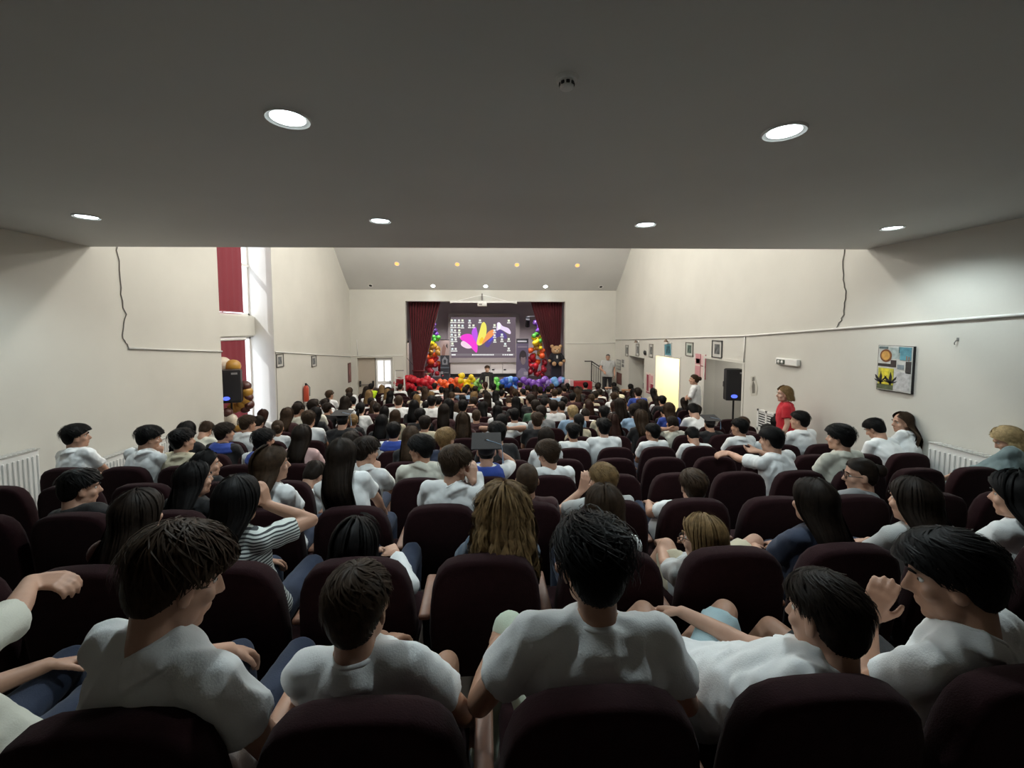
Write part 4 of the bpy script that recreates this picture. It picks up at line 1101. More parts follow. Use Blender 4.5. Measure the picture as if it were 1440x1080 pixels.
def hand(mb, W_, d, side, curl=.5, sc=1.0, s=1):
    """W_ wrist, d pointing direction, side = direction of the thumb"""
    d = nrm(d); side = nrm(np.asarray(side) - d * (np.asarray(side) @ d)); n = np.cross(d, side) * s   # n: towards the palm
    P = lambda a, b, c: W_ + (d * a + side * b + n * c) * sc
    for b in (-.026, -.009, .009, .026): mb.cone(P(.0, b * .6, 0), .015 * sc, P(.085, b, 0), .0125 * sc, 10)
    for b, L in ((-.030, .058), (-.010, .074), (.010, .080), (.030, .070)):
        k = curl
        a1 = L * .45; a2 = L * .32; a3 = L * .26
        p0 = P(.085, b, 0); p1 = P(.085 + a1 * math.cos(k * .6), b * 1.08, a1 * math.sin(k * .6))
        p2 = p1 + (d * math.cos(k * 1.4) + n * math.sin(k * 1.4)) * a2 * sc; p3 = p2 + (d * math.cos(k * 2.0) + n * math.sin(k * 2.0)) * a3 * sc
        mb.cone(p0, .0098 * sc, p1, .009 * sc, 8); mb.cone(p1, .009 * sc, p2, .0085 * sc, 8); mb.cone(p2, .0085 * sc, p3, .0072 * sc, 8)
    t0 = P(.022, .030, .004); t1 = P(.058, .056, .016); t2 = P(.085, .060, .03)
    mb.cone(t0, .014 * sc, t1, .0105 * sc, 8); mb.cone(t1, .0105 * sc, t2, .0085 * sc, 8)

def ell_ring(c, rx, ry, ax, ay, n=20, sq=.85):
    t = np.linspace(0, 2 * math.pi, n, endpoint=False)
    cs, sn = np.cos(t), np.sin(t)
    cs = np.sign(cs) * np.abs(cs) ** sq; sn = np.sign(sn) * np.abs(sn) ** sq
    return c + cs[:, None] * rx * ax + sn[:, None] * ry * ay

def person_meshes(sp, voxel=.009, near=1, seed=0):
    """sp: dict with H hip centre, T crown point, yaw, pitch, roll, tyaw, arms, legs ... in metres about the person's base"""
    fem = sp.get('fem', False); ws = .90 if fem else 1.0; ws *= sp.get('build', 1.0)
    H = np.asarray(sp['H'], float); T = np.asarray(sp['T'], float)
    R = head_frame(sp.get('yaw', 0), sp.get('pitch', 0), sp.get('roll', 0))
    hs = sp.get('hs', 1.0)
    C = T - R @ np.array([0, 0, .135 if sp['hair'] not in ('buzz', 'bald') else .122]) * hs
    Rh = head_frame(sp.get('yaw', 0) * .3, sp.get('pitch', 0) * .55, sp.get('roll', 0) * .5)
    N = C + Rh @ np.array([0, -.040, -.140]) * hs
    u = nrm(N - H); ty = math.radians(sp.get('tyaw', sp.get('yaw', 0) * .25)); r0 = np.array([math.cos(ty), -math.sin(ty), 0]) + np.array([0, 0, -math.sin(math.radians(sp.get('troll', 0)))])
    r = nrm(r0 - u * (r0 @ u)); f = np.cross(u, r)
    L = np.linalg.norm(N - H); bul = sp.get('bulge', .035)
    cen = lambda t: lerp(H, N, t) - f * bul * math.sin(math.pi * np.clip(t, 0, 1))
    # ---- torso sections
    sec = [(-.14, .13, .11), (0, .168, .122), (.25, .150, .108), (.5, .158, .112), (.70, .172, .112), (.86, .158, .096), (.95, .105, .074), (1.03, .058, .056)]
    if fem: sec = [(t, a * (1.04 if t < .1 else .9), b * (1 if t < .6 else .95)) for t, a, b in sec]
    body = MB()
    body.loft([ell_ring(cen(t), a * ws if t < .95 else a, b, r, f) for t, a, b in sec])
    SW = (.172 if not fem else .150) * ws
    Sh = {}
    for s in (-1, 1):
        Sh[s] = cen(.90) + r * s * SW + u * (.004 + sp.get('shrug', 0) * (1 if sp.get('shrug_side', s) == s else 0)) + f * .01
        body.cone(cen(.97) + r * s * .04, .045, Sh[s], .050, 12)
    # ---- arms
    L1, L2 = (.285, .25) if not fem else (.265, .235)
    arms = sp.get('arms', {})
    El = {}; Wr = {}
    hp = sp.get('hip_fwd', np.array([0, 1., 0]))
    for s in (-1, 1):
        spec = arms.get(s, 'lap'); pole = r * s * .6 - u * .8 - f * .4; hd = None; curl = .6; side = -r * s
        if isinstance(spec, dict):
            tgt = np.asarray(spec['w'], float); pole = np.asarray(spec.get('pole', pole), float); hd = spec.get('hd'); curl = spec.get('curl', .6); side = np.asarray(spec.get('side', side), float)
        elif spec == 'lap': tgt = H + hp * .27 + r * s * .09 + np.array([0, 0, .11])
        elif spec == 'rest': tgt = H + hp * .20 + r * s * .25 + np.array([0, 0, .16])
        elif spec == 'chin': tgt = C + R @ np.array([s * .045, .10, -.20]); hd = R @ np.array([-s * .2, .0, 1.]); curl = 1.0; side = R @ np.array([0, -1., 0]); pole = r * s * .9 - u * .8 + f * .2
        elif spec == 'cheek': tgt = C + R @ np.array([s * .125, .07, -.09]); hd = R @ np.array([-s * .45, .15, 1.]); curl = .7; side = R @ np.array([0, -1., .2]); pole = r * s * .30 - u * 1.0 + f * .5
        elif spec == 'hair': tgt = C + R @ np.array([s * .135, .06, -.02]); hd = R @ np.array([-s * .25, -.15, 1.]); curl = .5; side = R @ np.array([0, -1., .0]); pole = r * s * .6 - u * 1.0 + f * .4
        elif spec == 'nape': tgt = C + R @ np.array([s * .10, -.13, -.07]); hd = r * -s; curl = .3; side = u; pole = r * s * 1.0 - u * .15 - f * .1
        elif spec == 'cross': tgt = cen(.45) + f * .20 - r * s * .06; hd = -r * s; curl = .4; side = u; pole = r * s * .8 - u * .7
        elif spec == 'down': tgt = Sh[s] - u * .50 + r * s * .06 + f * .05; pole = -f; hd = -u; side = f
        El[s], Wr[s] = ik(Sh[s], tgt, L1, L2, pole)
        body.cone(Sh[s], .046 * ws, El[s], .037 * ws, 12); body.cone(El[s], .037 * ws, lerp(El[s], Wr[s], .35), .038 * ws, 12); body.cone(lerp(El[s], Wr[s], .35), .038 * ws, Wr[s], .025, 12)
        if hd is None: hd = nrm(Wr[s] - El[s]) * .8 + np.array([0, 0, -.25])
        if near >= 1: hand(body, Wr[s], hd, side, curl, .95 if fem else 1.05, s=-s if not isinstance(spec, dict) else spec.get('flip', -s))
        else:
            e = Wr[s] + nrm(hd) * .09; body.cone(Wr[s], .026, e, .03, 8); body.cone(e, .03, e + nrm(hd) * .05, .016, 8)
    # ---- legs
    legs = sp.get('legs', {}); Hj = {}; Kn = {}; An = {}
    base_z = sp.get('floor', 0.0)
    for s in (-1, 1):
        Hj[s] = H + np.array([s * .085, .02, -.03])
        kn = legs.get(s, {}).get('knee'); an = legs.get(s, {}).get('ankle')
        Kn[s] = np.asarray(kn, float) if kn is not None else H + hp * .42 + np.array([s * .11, 0, .02])
        An[s] = np.asarray(an, float) if an is not None else Kn[s] + np.array([0, .02, 0]) - np.array([0, 0, Kn[s][2] - base_z - .09])
        body.cone(Hj[s], .07, Kn[s], .05, 12); body.cone(Kn[s], .05, lerp(Kn[s], An[s], .3), .052, 12); body.cone(lerp(Kn[s], An[s], .3), .052, An[s], .034, 12)
    # ---- neck and head
    X = lambda p: C + R @ (np.asarray(p, float) * hs)
    body.cone(X((0, -.030, -.05)), .055 if not fem else .047, lerp(X((0, -.03, -.13)), N, .6), .056 if not fem else .048, 14)
    E_ = lambda c, q: body.sphere(X(c), np.array(q) * hs, 18, 12, R)
    E_((0, -.012, .03), (.076, .096, .088)); E_((0, .022, -.03), (.064, .068, .082)); E_((0, .034, -.075), (.049, .052, .044)); E_((0, .070, -.100), (.022, .018, .018))
    for s in (-1, 1):
        E_((s * .042, .058, -.028), (.024, .022, .022)); E_((s * .046, .02, -.07), (.018, .035, .03))
        body.sphere(X((s * .079, -.004, -.012)), np.array([.010, .021, .033]) * hs, 12, 8, R @ Rz(s * .45)); E_((s * .076, .004, -.034), (.008, .010, .012))
    body.cone(X((0, .086, .012)), .008 * hs, X((0, .108, -.028)), .012 * hs, 10); E_((0, .092, -.034), (.018, .014, .009))
    E_((0, .086, -.060), (.023, .010, .006)); E_((0, .085, -.071), (.021, .010, .007)); E_((0, .074, .026), (.050, .016, .010))
    out = {}
    out['body'] = remesh(body, 'body', voxel, 2 if voxel < .012 else 1)
    # ---- shirt
    sh = MB(); loose = sp.get('loose', .016)
    ssec = [(-.10, .172, .132), (0, .176, .134), (.25, .166, .124), (.5, .168, .124), (.70, .178, .122), (.87, .162, .104), (.955, .112, .084), (1.0, .086, .076), (1.02, .066, .066)]
    if fem: ssec = [(t, a * (1.02 if t < .1 else .91), b) for t, a, b in ssec]
    sh.loft([ell_ring(cen(t), (a + loose * .4) * ws if t < .9 else a, b + loose * .3, r, f, 24) for t, a, b in ssec])
    slv = sp.get('sleeve', .62)
    nax = nrm(C + R @ np.array([0, -.03, -.10]) * hs - N)
    sh.tube([N - nax * .05, N - nax * .01, N + nax * .012], [.10, .080, .069 if not fem else .062], 18)
    for s in (-1, 1):
        sh.cone(cen(.955) + r * s * .05, .054, Sh[s], .060, 14); sh.sphere(Sh[s], (.060 * ws,) * 3, 14, 10)
        if slv <= 1:
            e = lerp(Sh[s], El[s], slv); sh.tube([Sh[s], lerp(Sh[s], El[s], slv * .5), e], [.060 * ws, .063 * ws, .066 * ws], 16)
        else:
            sh.cone(Sh[s], .060 * ws, El[s], .052 * ws, 14); sh.tube([El[s], lerp(El[s], Wr[s], .9)], [.052 * ws, .042], 14)
    out['shirt'] = remesh(sh, 'shirt', max(.011, voxel * 1.2), 3, folds(seed, sp.get('fold', .0065), H))
    # ---- trousers
    tr = MB(); lg = sp.get('trousers', 1.0)
    tr.loft([ell_ring(cen(t), a * ws, b, r, f, 20) for t, a, b in [(-.17, .13, .11), (-.1, .165, .128), (.0, .176, .134), (.10, .168, .126)]])
    for s in (-1, 1):
        if lg < .6:
            tr.sphere(Hj[s], (.086,) * 3); tr.tube([Hj[s], lerp(Hj[s], Kn[s], lg * 1.6)], [.086, .082], 14)
        else:
            tr.cone(Hj[s], .084, Kn[s], .064, 14); tr.tube([Kn[s], lerp(Kn[s], An[s], .96)], [.064, .056 if not fem else .048], 14)
            tr.sphere(Kn[s], (.064,) * 3)
    out['trousers'] = remesh(tr, 'trousers', .016, 2, folds(seed + 5, .003, H))
    # ---- shoes
    for s in (-1, 1):
        so = MB(); fd = nrm(np.array([0, 1., 0]) + np.array([s * .2, 0, 0])); a = An[s]
        so.cone(a + np.array([0, 0, -.035]), .045, a + fd * .16 + np.array([0, 0, -.055]), .036, 12); so.cone(a, .042, a + np.array([0, 0, -.045]), .045, 10)
        out['shoe%d' % s] = remesh(so, 'shoe', .014, 1)
    # ---- hair
    sph = SPH
    out['hair'] = hair_mesh('hair', sp['hair'], R * hs, C, N, u, r, f, seed, near, sp.get('hlen', .32))
    out['_'] = dict(C=C, R=R, N=N, u=u, r=r, f=f, hs=hs, Sh=Sh, El=El, Wr=Wr)
    return out

SKIN = [mat('skin_fair', (.52, .30, .21), .5, var=.06, vscale=20), mat('skin_tan', (.43, .235, .155), .5, var=.06, vscale=20), mat('skin_pale', (.58, .36, .27), .5, var=.05, vscale=20)]
HAIR = {k: mat('hair_' + k, c, .55, var=.35, vscale=40, spec=.14) for k, c in {'black': (.0065, .0058, .006), 'dark': (.016, .0105, .0075), 'brown': (.042, .025, .0145), 'chestnut': (.032, .013, .009), 'light': (.19, .118, .052), 'blond': (.42, .31, .16), 'grey': (.12, .115, .11)}.items()}
CLOTH = {k: mat('cloth_' + k, c, .85, var=.06, vscale=5, bump=.15, bscale=180, sheen=.1) for k, c in {
    'white': (.80, .82, .83), 'offwhite': (.66, .66, .58), 'cream': (.58, .52, .38), 'grey': (.26, .27, .28), 'lightgrey': (.45, .46, .46), 'black': (.012, .012, .014), 'navy': (.022, .032, .065), 'denim': (.085, .12, .17),
    'lightblue': (.30, .44, .62), 'blue': (.03, .07, .36), 'pink': (.58, .38, .37), 'maroon': (.045, .012, .014), 'rust': (.10, .035, .025), 'green': (.05, .13, .075), 'red': (.50, .012, .025), 'neon': (.55, .78, .02), 'teal': (.16, .22, .23), 'palegreen': (.55, .62, .50), 'palejeans': (.40, .55, .60)}.items()}
m = mat('cloth_stripe', (.6, .62, .62), .85)
nt = m.node_tree; wv = nt.nodes.new('ShaderNodeTexWave'); wv.bands_direction = 'Z'; wv.inputs['Scale'].default_value = 22; wv.inputs['Distortion'].default_value = 1.5; wv.inputs['Detail'].default_value = 1; wv.inputs['Detail Scale'].default_value = .6
tcn = nt.nodes.new('ShaderNodeTexCoord'); nt.links.new(tcn.outputs['Object'], wv.inputs['Vector'])
rp = nt.nodes.new('ShaderNodeValToRGB'); rp.color_ramp.elements[0].color = (.04, .045, .05, 1); rp.color_ramp.elements[1].color = (.62, .66, .64, 1); rp.color_ramp.elements[0].position = .35; rp.color_ramp.elements[1].position = .5
nt.links.new(wv.outputs['Fac'], rp.inputs['Fac']); nt.links.new(rp.outputs['Color'], nt.nodes['Principled BSDF'].inputs['Base Color'])
CLOTH['stripe'] = m
M_SHOE = mat('shoe_leather', (.05, .05, .055), .6)

def assemble(me, base, rz, sp, label, group, scale=1.0):
    e = empty('person', base, rz, label=label, cat='person', group=group)
    e.scale = (scale,) * 3
    mesh_obj('body', me['body'], e, SKIN[sp.get('skin', 0)])
    mesh_obj('hair', me['hair'], e, HAIR[sp.get('hc', 'dark')])
    mesh_obj('shirt', me['shirt'], e, CLOTH[sp.get('shirt', 'white')])
    mesh_obj('trousers', me['trousers'], e, CLOTH[sp.get('tc', 'navy')])
    for s in (-1, 1): mesh_obj('shoe', me['shoe%d' % s], e, M_SHOE)
    return e

# ------------------------------------------------------------------ chairs
M_SEAT = mat('maroon_seat_fabric', (.021, .0068, .0085), .92, var=.12, vscale=30, bump=.25, bscale=220, sheen=.04, spec=.12)
M_ARM = mat('armrest_wood', (.24, .115, .075), .45, var=.2, vscale=12)
M_CFRAME = mat('chair_frame', (.018, .018, .02), .5, metal=.4)
PITCHX, ROWS, DY = .575, 16, .9
def row_y(k): return 1.0 + DY * k
def row_off(k): return .28 if k % 2 == 0 else 0.0
def _out(inset):
    half = [(0.0, .36), (.17, .36), (.225, .39), (.25, .46), (.257, .60), (.250, .74), (.238, .83), (.215, .895), (.180, .935), (.13, .955), (.06, .962), (0, .964)]
    pts = half + [(-x, z) for x, z in half[-2:0:-1]]
    c = np.array([0, .66]); P = np.array(pts)
    d = P - c; l = np.linalg.norm(d, axis=1, keepdims=True)
    return c + d * (1 - inset / l)
def _ring(inset, y):
    P = _out(inset); return [(x, y - (z - .45) * .13, z) for x, z in P]
mbk = MB().loft([_ring(.03, -.022), _ring(.006, -.014), _ring(0, .0), _ring(0, .05), _ring(.008, .07), _ring(.04, .085), _ring(.12, .092)])
ME_BACK = mbk.mesh('backrest'); ME_BACK.materials.append(M_SEAT); ME_BACK.shade_smooth()
ME_SEAT = MB().rbox((-.235, .08, .36), (.235, .53, .475), .05, 3).mesh('seat_cushion'); ME_SEAT.materials.append(M_SEAT); ME_SEAT.shade_smooth()
ME_ARM = MB().rbox((-.028, .02, .625), (.028, .36, .655), .012, 2).mesh('armrest'); ME_ARM.materials.append(M_ARM); ME_ARM.shade_smooth()
ME_LEG = MB().prism([(.08, -.02), (.34, -.02), (.30, .03), (.25, .3), (.30, .625), (.08, .625), (.14, .3), (.10, .03)], 'x', -.018, .018).mesh('side_frame'); ME_LEG.materials.append(M_CFRAME)
ME_PAN = MB().rbox((-.27, .05, .33), (.27, .12, .40), .01, 1).mesh('seat_bracket'); ME_PAN.materials.append(M_CFRAME)
SEATS = []      # (row, number from the window wall, x)
for k in range(ROWS):
    y = row_y(k); n = 0; fz = floor_z(y)
    js = range(-8, 9) if k % 2 == 0 else range(-7, 9)
    for j in js:
        x = row_off(k) + PITCHX * j
        n += 1
        px, py, d = to_px((x, y, fz + .9))
        if px < -260 or px > 1700: continue
        SEATS.append((k, n, x))
        e = empty('auditorium_chair', (x, y, fz), label='maroon upholstered auditorium chair, %s row from the stage, %s from the window wall' % (ORD[ROWS - k], ORD[n]), cat='chair', group='auditorium chairs in rows')
        for nm, me in (('backrest', ME_BACK), ('seat_cushion', ME_SEAT), ('seat_bracket', ME_PAN)):
            link(bpy.data.objects.new(nm, me), e)
        o = link(bpy.data.objects.new('side_frame', ME_LEG), e); o.location.x = -PITCHX / 2
        a = link(bpy.data.objects.new('armrest', ME_ARM), e); a.location.x = -PITCHX / 2
        if j == js[-1]:
            o = link(bpy.data.objects.new('side_frame', ME_LEG), e); o.location.x = PITCHX / 2
            a = link(bpy.data.objects.new('armrest', ME_ARM), e); a.location.x = PITCHX / 2

# ------------------------------------------------------------------ extras worn by people
M_EYE = mat('eye_white', (.7, .68, .65), .25); M_IRIS = mat('iris_dark', (.02, .012, .008), .2)
def add_face(e, q, hc, brows=True):
    for s in (-1, 1):
        X = lambda p: q['C'] + q['R'] @ (np.array(p, float) * q['hs'])
        ey = MB().sphere(X((s * .031, .0650, .006)), (.0118,) * 3, 12, 8).build('eye', M_EYE, e, smooth=True)
        MB().sphere(X((s * .0315, .0722, .006)), (.0060,) * 3, 10, 6).build('iris', M_IRIS, ey, smooth=True)
        MB().tube([X((s * .014, .091, .028)), X((s * .032, .090, .034)), X((s * .05, .078, .028))], [.004, .005, .003], 6).build('eyebrow', HAIR[hc], e, smooth=True)
def add_collar(e, q, m):
    th = np.linspace(0, 2 * math.pi, 22, endpoint=False)
    ax = nrm(q['C'] + q['R'] @ np.array([0, -.03, -.10]) - q['N']); rr = nrm(q['r'] - ax * (q['r'] @ ax)); ff = np.cross(ax, rr)
    c = q['N'] + ax * .006
    P = [c + rr * .064 * math.cos(t) + ff * .064 * math.sin(t) for t in th]
    MB().tube(P, .0075, 6, closed=True).build('collar', m, e, smooth=True)
def add_hood(e, q, m, r=.115):
    th = np.linspace(0, 2 * math.pi, 26, endpoint=False)
    c = q['N'] - q['u'] * .03
    mb = MB()
    for rr, dz, tk in ((r * .8, .03, .03), (r, 0, .036), (r * 1.2, -.04, .032)):
        mb.tube([c + q['u'] * (dz - .03 * math.sin(t)) + q['r'] * rr * 1.15 * math.cos(t) + q['f'] * rr * .85 * math.sin(t) for t in th], tk, 8, closed=True)
    me = remesh(mb, 'hood', .014, 2, folds(3, .004, c))
    return mesh_obj('hood', me, e, m)
def add_mortarboard(e, q, tilt=0.0, tassel=True, lift=.012):
    R = q['R'] @ Rx(math.radians(tilt)); X = lambda p: q['C'] + R @ np.array(p, float)
    b = MB(); s = .135
    V = [X((x * s, y * s - .01, z + .105 + lift)) for z in (0, .008) for x, y in ((-1, -1), (1, -1), (1, 1), (-1, 1))]
    b.add(V, [(0, 1, 2, 3), (4, 5, 6, 7), (0, 1, 5, 4), (1, 2, 6, 5), (2, 3, 7, 6), (3, 0, 4, 7)])
    o = b.build('mortarboard', CLOTH['black'], e)
    rings = []
    for rr, z in ((.096, .03), (.098, .06), (.09, .10), (.05, .11 + lift)):
        rings.append([X((rr * .85 * math.cos(t), -.012 + rr * 1.05 * math.sin(t), z)) for t in np.linspace(0, 2 * math.pi, 20, endpoint=False)])
    MB().loft(rings).build('cap_band', CLOTH['black'], o, smooth=True)
    if tassel:
        p0 = X((0, 0, .115 + lift)); p1 = X((.135, -.08, .113 + lift)); MB().tube([p0, p1, p1 + np.array([.01, 0, -.09]), p1 + np.array([.012, 0, -.17])], [.003, .003, .004, .008], 6).build('tassel', CLOTH['lightblue'], o)
def add_glasses(e, q):
    X = lambda p: q['C'] + q['R'] @ (np.array(p, float) * q['hs'])
    mb = MB(); th = np.linspace(0, 2 * math.pi, 16, endpoint=False)
    for s in (-1, 1):
        mb.tube([X((s * .033 + .023 * math.cos(t), .098, .004 + .019 * math.sin(t))) for t in th], .0022, 6, closed=True)
        mb.tube([X((s * .056, .096, .008)), X((s * .078, .04, .008)), X((s * .082, -.02, .0))], .002, 6)
    mb.tube([X((-.011, .099, .008)), X((.011, .099, .008))], .002, 6)
    mb.build('glasses', M_DMETAL, e)

def nearest_seat(k, x):
    c = [s for s in SEATS if s[0] == k]
    return min(c, key=lambda s: abs(s[2] - x))
TAKEN = set()

def seated(row, px, py, label, hy=.21, seat=None, near=1, voxel=.009, face=True, **sp):
    """a person of the near rows: crown at image point (px, py) on the plane hy in front of the row's backrests"""
    Y = row_y(row); fz = floor_z(Y)
    T = at_y(px, py, Y + hy)
    st = nearest_seat(row, T[0] if seat is None else seat)
    TAKEN.add((st[0], st[1]))
    base = np.array([st[2], Y, fz])
    Tl = T - base
    slump = max(0, 1.22 - Tl[2])
    H = np.array([np.clip(Tl[0] * .25, -.08, .08), .25 + min(.20, slump * .9), .555 - min(.05, slump * .15) + max(0, Tl[2] - 1.30) * .5])
    sp.setdefault('H', H); sp['T'] = Tl
    k = sp.pop('knees', None)
    lg = sp.get('legs', {})
    for s in (-1, 1):
        if s not in lg:
            H_ = sp['H']
            lg[s] = dict(knee=np.array([H_[0] + s * .12, min(.76, H_[1] + .40), .56]), ankle=np.array([H_[0] + s * .12, min(.78, H_[1] + .42), .10]))
    sp['legs'] = lg
    me = person_meshes(sp, voxel, near, seed=abs(int(px)) + row * 17)
    e = assemble(me, base, 0, sp, label, 'seated audience')
    q = me['_']
    if sp.get('collar', True) and near == 2: add_collar(e, q, CLOTH[sp.get('shirt', 'white')])
    if face: add_face(e, q, sp.get('hc', 'dark'))
    if sp.get('hood'): add_hood(e, q, CLOTH[sp['hood']])
    if sp.get('cap') is not None: add_mortarboard(e, q, sp['cap'])
    if sp.get('glasses'): add_glasses(e, q)
    return e, q, base

def rel(px, py, Y, base): return at_y(px, py, Y) - base
def base_of(row, px, py, hy=.21, seat=None):
    Y = row_y(row); T = at_y(px, py, Y + hy); st = nearest_seat(row, T[0] if seat is None else seat)
    return np.array([st[2], Y, floor_z(Y)])

NV = .0068
# --- back row
seated(0, 280, 738, 'boy with brown bowl-cut hair and white T-shirt in the back row, head bowed right', hy=.22, hs=1.06, seat=-.87, near=2, voxel=NV, hair='thick', hc='brown', shirt='white', yaw=42, pitch=22, roll=-4, tyaw=22, troll=-12, skin=0,
       arms={1: 'rest'}, bulge=.06)
b = base_of(0, 502, 795, .2, -.30)
seated(0, 502, 795, 'boy with short curly brown hair in white T-shirt and grey shorts, back row', hy=.2, seat=-.30, near=2, voxel=NV, hair='short', hc='brown', shirt='white', yaw=14, pitch=-2, tyaw=4, skin=1, build=.92, hs=.94, tc='grey', trousers=.45,
       arms={1: dict(w=rel(660, 1010, 1.42, b), pole=(1, -.6, -.5))}, legs={1: dict(knee=rel(628, 935, 1.60, b), ankle=rel(628, 1060, 1.62, b) * np.array([1, 1, 0]) + np.array([0, 0, .1]))})
b = base_of(0, 833, 728, .22, .27)
seated(0, 833, 728, 'black-haired boy in white T-shirt in the back row with pale trousers', hy=.22, hs=1.04, seat=.27, near=2, voxel=NV, hair='messy', hc='black', shirt='white', yaw=-4, pitch=6, tyaw=0, skin=1, build=1.06, tc='palegreen',
       arms={-1: 'rest', 1: 'rest'}, legs={-1: dict(knee=rel(716, 885, 1.55, b), ankle=np.array([-.3, .62, .1]))}, bulge=.05)
b = base_of(0, 1157, 802, .20, .845)
seated(0, 1157, 802, 'slouching boy with short dark hair and pale blue shorts in the back row', hy=.20, seat=.845, near=2, voxel=NV, hair='short', hc='dark', shirt='white', yaw=-22, pitch=8, roll=6, tyaw=-8, skin=0, build=.95, tc='palejeans', trousers=.52, loose=.035,
       H=np.array([-.16, .42, .57]), arms={-1: dict(w=rel(1020, 928, 1.42, b), pole=(-1, -.3, -.6), hd=np.array([-.9, .2, -.2]), side=np.array([0, 1., .4]), curl=.35, flip=1), 1: 'lap'},
       legs={-1: dict(knee=rel(905, 862, 1.72, b), ankle=np.array([-.55, .70, .25])), 1: dict(knee=rel(1020, 860, 1.72, b), ankle=np.array([-.20, .72, .25]))})
b = base_of(0, 1318, 748, .22, 1.42)
seated(0, 1318, 748, 'boy with long black fringe resting his face on his raised hand, back row', hy=.22, hs=1.04, seat=1.42, near=2, voxel=NV, hair='thick', hc='black', shirt='white', yaw=-52, pitch=14, roll=5, tyaw=-22, skin=1, tc='black', trousers=.5,
       arms={-1: dict(w=rel(1222, 868, 1.42, b), pole=(-.5, .2, -1), hd=np.array([.30, -.10, .95]), side=np.array([.5, -.6, 0]), curl=.55, flip=1), 1: dict(w=rel(1385, 850, 1.40, b), pole=(1, .1, -.8), hd=np.array([-.6, .1, .7]), side=np.array([0, -1., .3]))},
       legs={-1: dict(knee=rel(1085, 885, 1.68, b), ankle=np.array([-.5, .70, .15]))})
b = base_of(0, -150, 770, .2, -1.455)
seated(0, -150, 770, 'student at the end of the back row with an arm over the chair in front', hy=.2, seat=-1.455, near=1, voxel=NV, hair='short', hc='dark', shirt='offwhite', yaw=10, sleeve=.9, tyaw=10,
       arms={1: dict(w=rel(62, 800, 1.70, b), pole=(1, 0, -.6), hd=np.array([1., .15, -.1]), side=np.array([0, 1., .2]), curl=.8)})
# --- second row from the back
seated(1, 193, 687, 'long dark-haired girl in a rust-coloured top, second row from the back', near=1, voxel=.009, hair='long', hc='dark', shirt='rust', fem=True, yaw=4, hlen=.30, face=False)
b = base_of(1, 333, 668)
seated(1, 333, 668, 'girl with long black hair and striped T-shirt lifting a hand to her hair', near=2, voxel=NV, hair='long', hc='black', shirt='stripe', fem=True, yaw=6, hlen=.42, tyaw=10, skin=1,
       arms={1: dict(w=rel(376, 710, 2.22, b), pole=(1, -.3, -.8), hd=np.array([-.25, .0, 1.]), side=np.array([-.2, -1., 0]), curl=.6)})
b = base_of(1, 503, 727)
seated(1, 503, 727, 'slumped girl with long black hair and white sleeves, second row from the back', near=2, voxel=.009, hair='wavy', hc='black', shirt='white', fem=True, yaw=-4, pitch=10, roll=3, hlen=.34, hs=1.08, sleeve=2, tyaw=5,
       arms={1: dict(w=rel(556, 778, 2.42, b), pole=(1, 0, -1.))})
seated(1, 708, 683, 'girl with big curly light-brown hair and denim-blue top', near=2, voxel=.009, hair='curly', hc='light', shirt='denim', fem=True, yaw=3, hlen=.27, hy=.19, sleeve=.7, tc='palejeans')
seated(1, 850, 680, 'girl with long straight brown hair and white top, beside the curly-haired girl', near=2, voxel=.009, hair='long', hc='brown', shirt='white', fem=True, yaw=0, hlen=.34)
b = base_of(1, 985, 721)
seated(1, 985, 721, 'slumped girl with light-brown hair and glasses, beige knee drawn up', near=2, voxel=.009, hair='long', hc='light', shirt='lightgrey', fem=True, yaw=-38, pitch=10, roll=8, hlen=.40, glasses=True, tc='cream', trousers=.5,
       H=np.array([.05, .42, .54]), legs={-1: dict(knee=rel(938, 768, 2.48, b), ankle=np.array([-.3, .66, .1])), 1: dict(knee=rel(1062, 762, 2.52, b), ankle=np.array([.25, .7, .1]))})
seated(1, 1145, 672, 'girl with long dark-brown hair and navy T-shirt, second row from the back', near=2, voxel=.009, hair='long', hc='dark', shirt='navy', fem=True, yaw=-6, hlen=.36, tyaw=-8)
seated(1, 1282, 670, 'girl with very long dark hair and pale grey top, second row from the back', near=2, voxel=.009, hair='long', hc='dark', shirt='lightgrey', fem=True, yaw=-10, hlen=.44, pitch=4)
seated(1, 1428, 664, 'black-haired student in white T-shirt at the right side, second row from the back', near=2, voxel=.009, hair='wavy', hc='black', shirt='white', fem=True, yaw=-20, hlen=.26, pitch=6)
# --- third row from the back
seated(2, 117, 659, 'dark-haired boy in black T-shirt glancing right, third row from the back', hair='short', hc='black', shirt='black', yaw=42, pitch=8, near=1)
seated(2, 273, 648, 'girl with long black hair and dark top looking right, third row from the back', hair='long', hc='black', shirt='black', yaw=32, fem=True, near=1, hlen=.34)
seated(2, 383, 627, 'girl with thick wavy brown hair and white T-shirt turned to the right', hair='wavy', hc='brown', shirt='white', yaw=46, fem=True, near=2, tyaw=18, hlen=.26)
seated(2, 480, 616, 'girl with long straight dark hair and white T-shirt, third row from the back', hair='long', hc='dark', shirt='white', yaw=2, fem=True, near=2, tyaw=-8, hlen=.40, troll=6)
seated(2, 645, 627, 'boy with fluffy brown hair and white T-shirt resting his face on a hand', hair='thick', hc='brown', shirt='white', yaw=50, pitch=10, near=2, tyaw=8, arms={1: 'cheek'}, voxel=.008)
seated(2, 741, 652, 'boy with shaved brown hair low in his seat, dark red shirt', hair='buzz', hc='brown', shirt='maroon', yaw=0, near=1, skin=1)
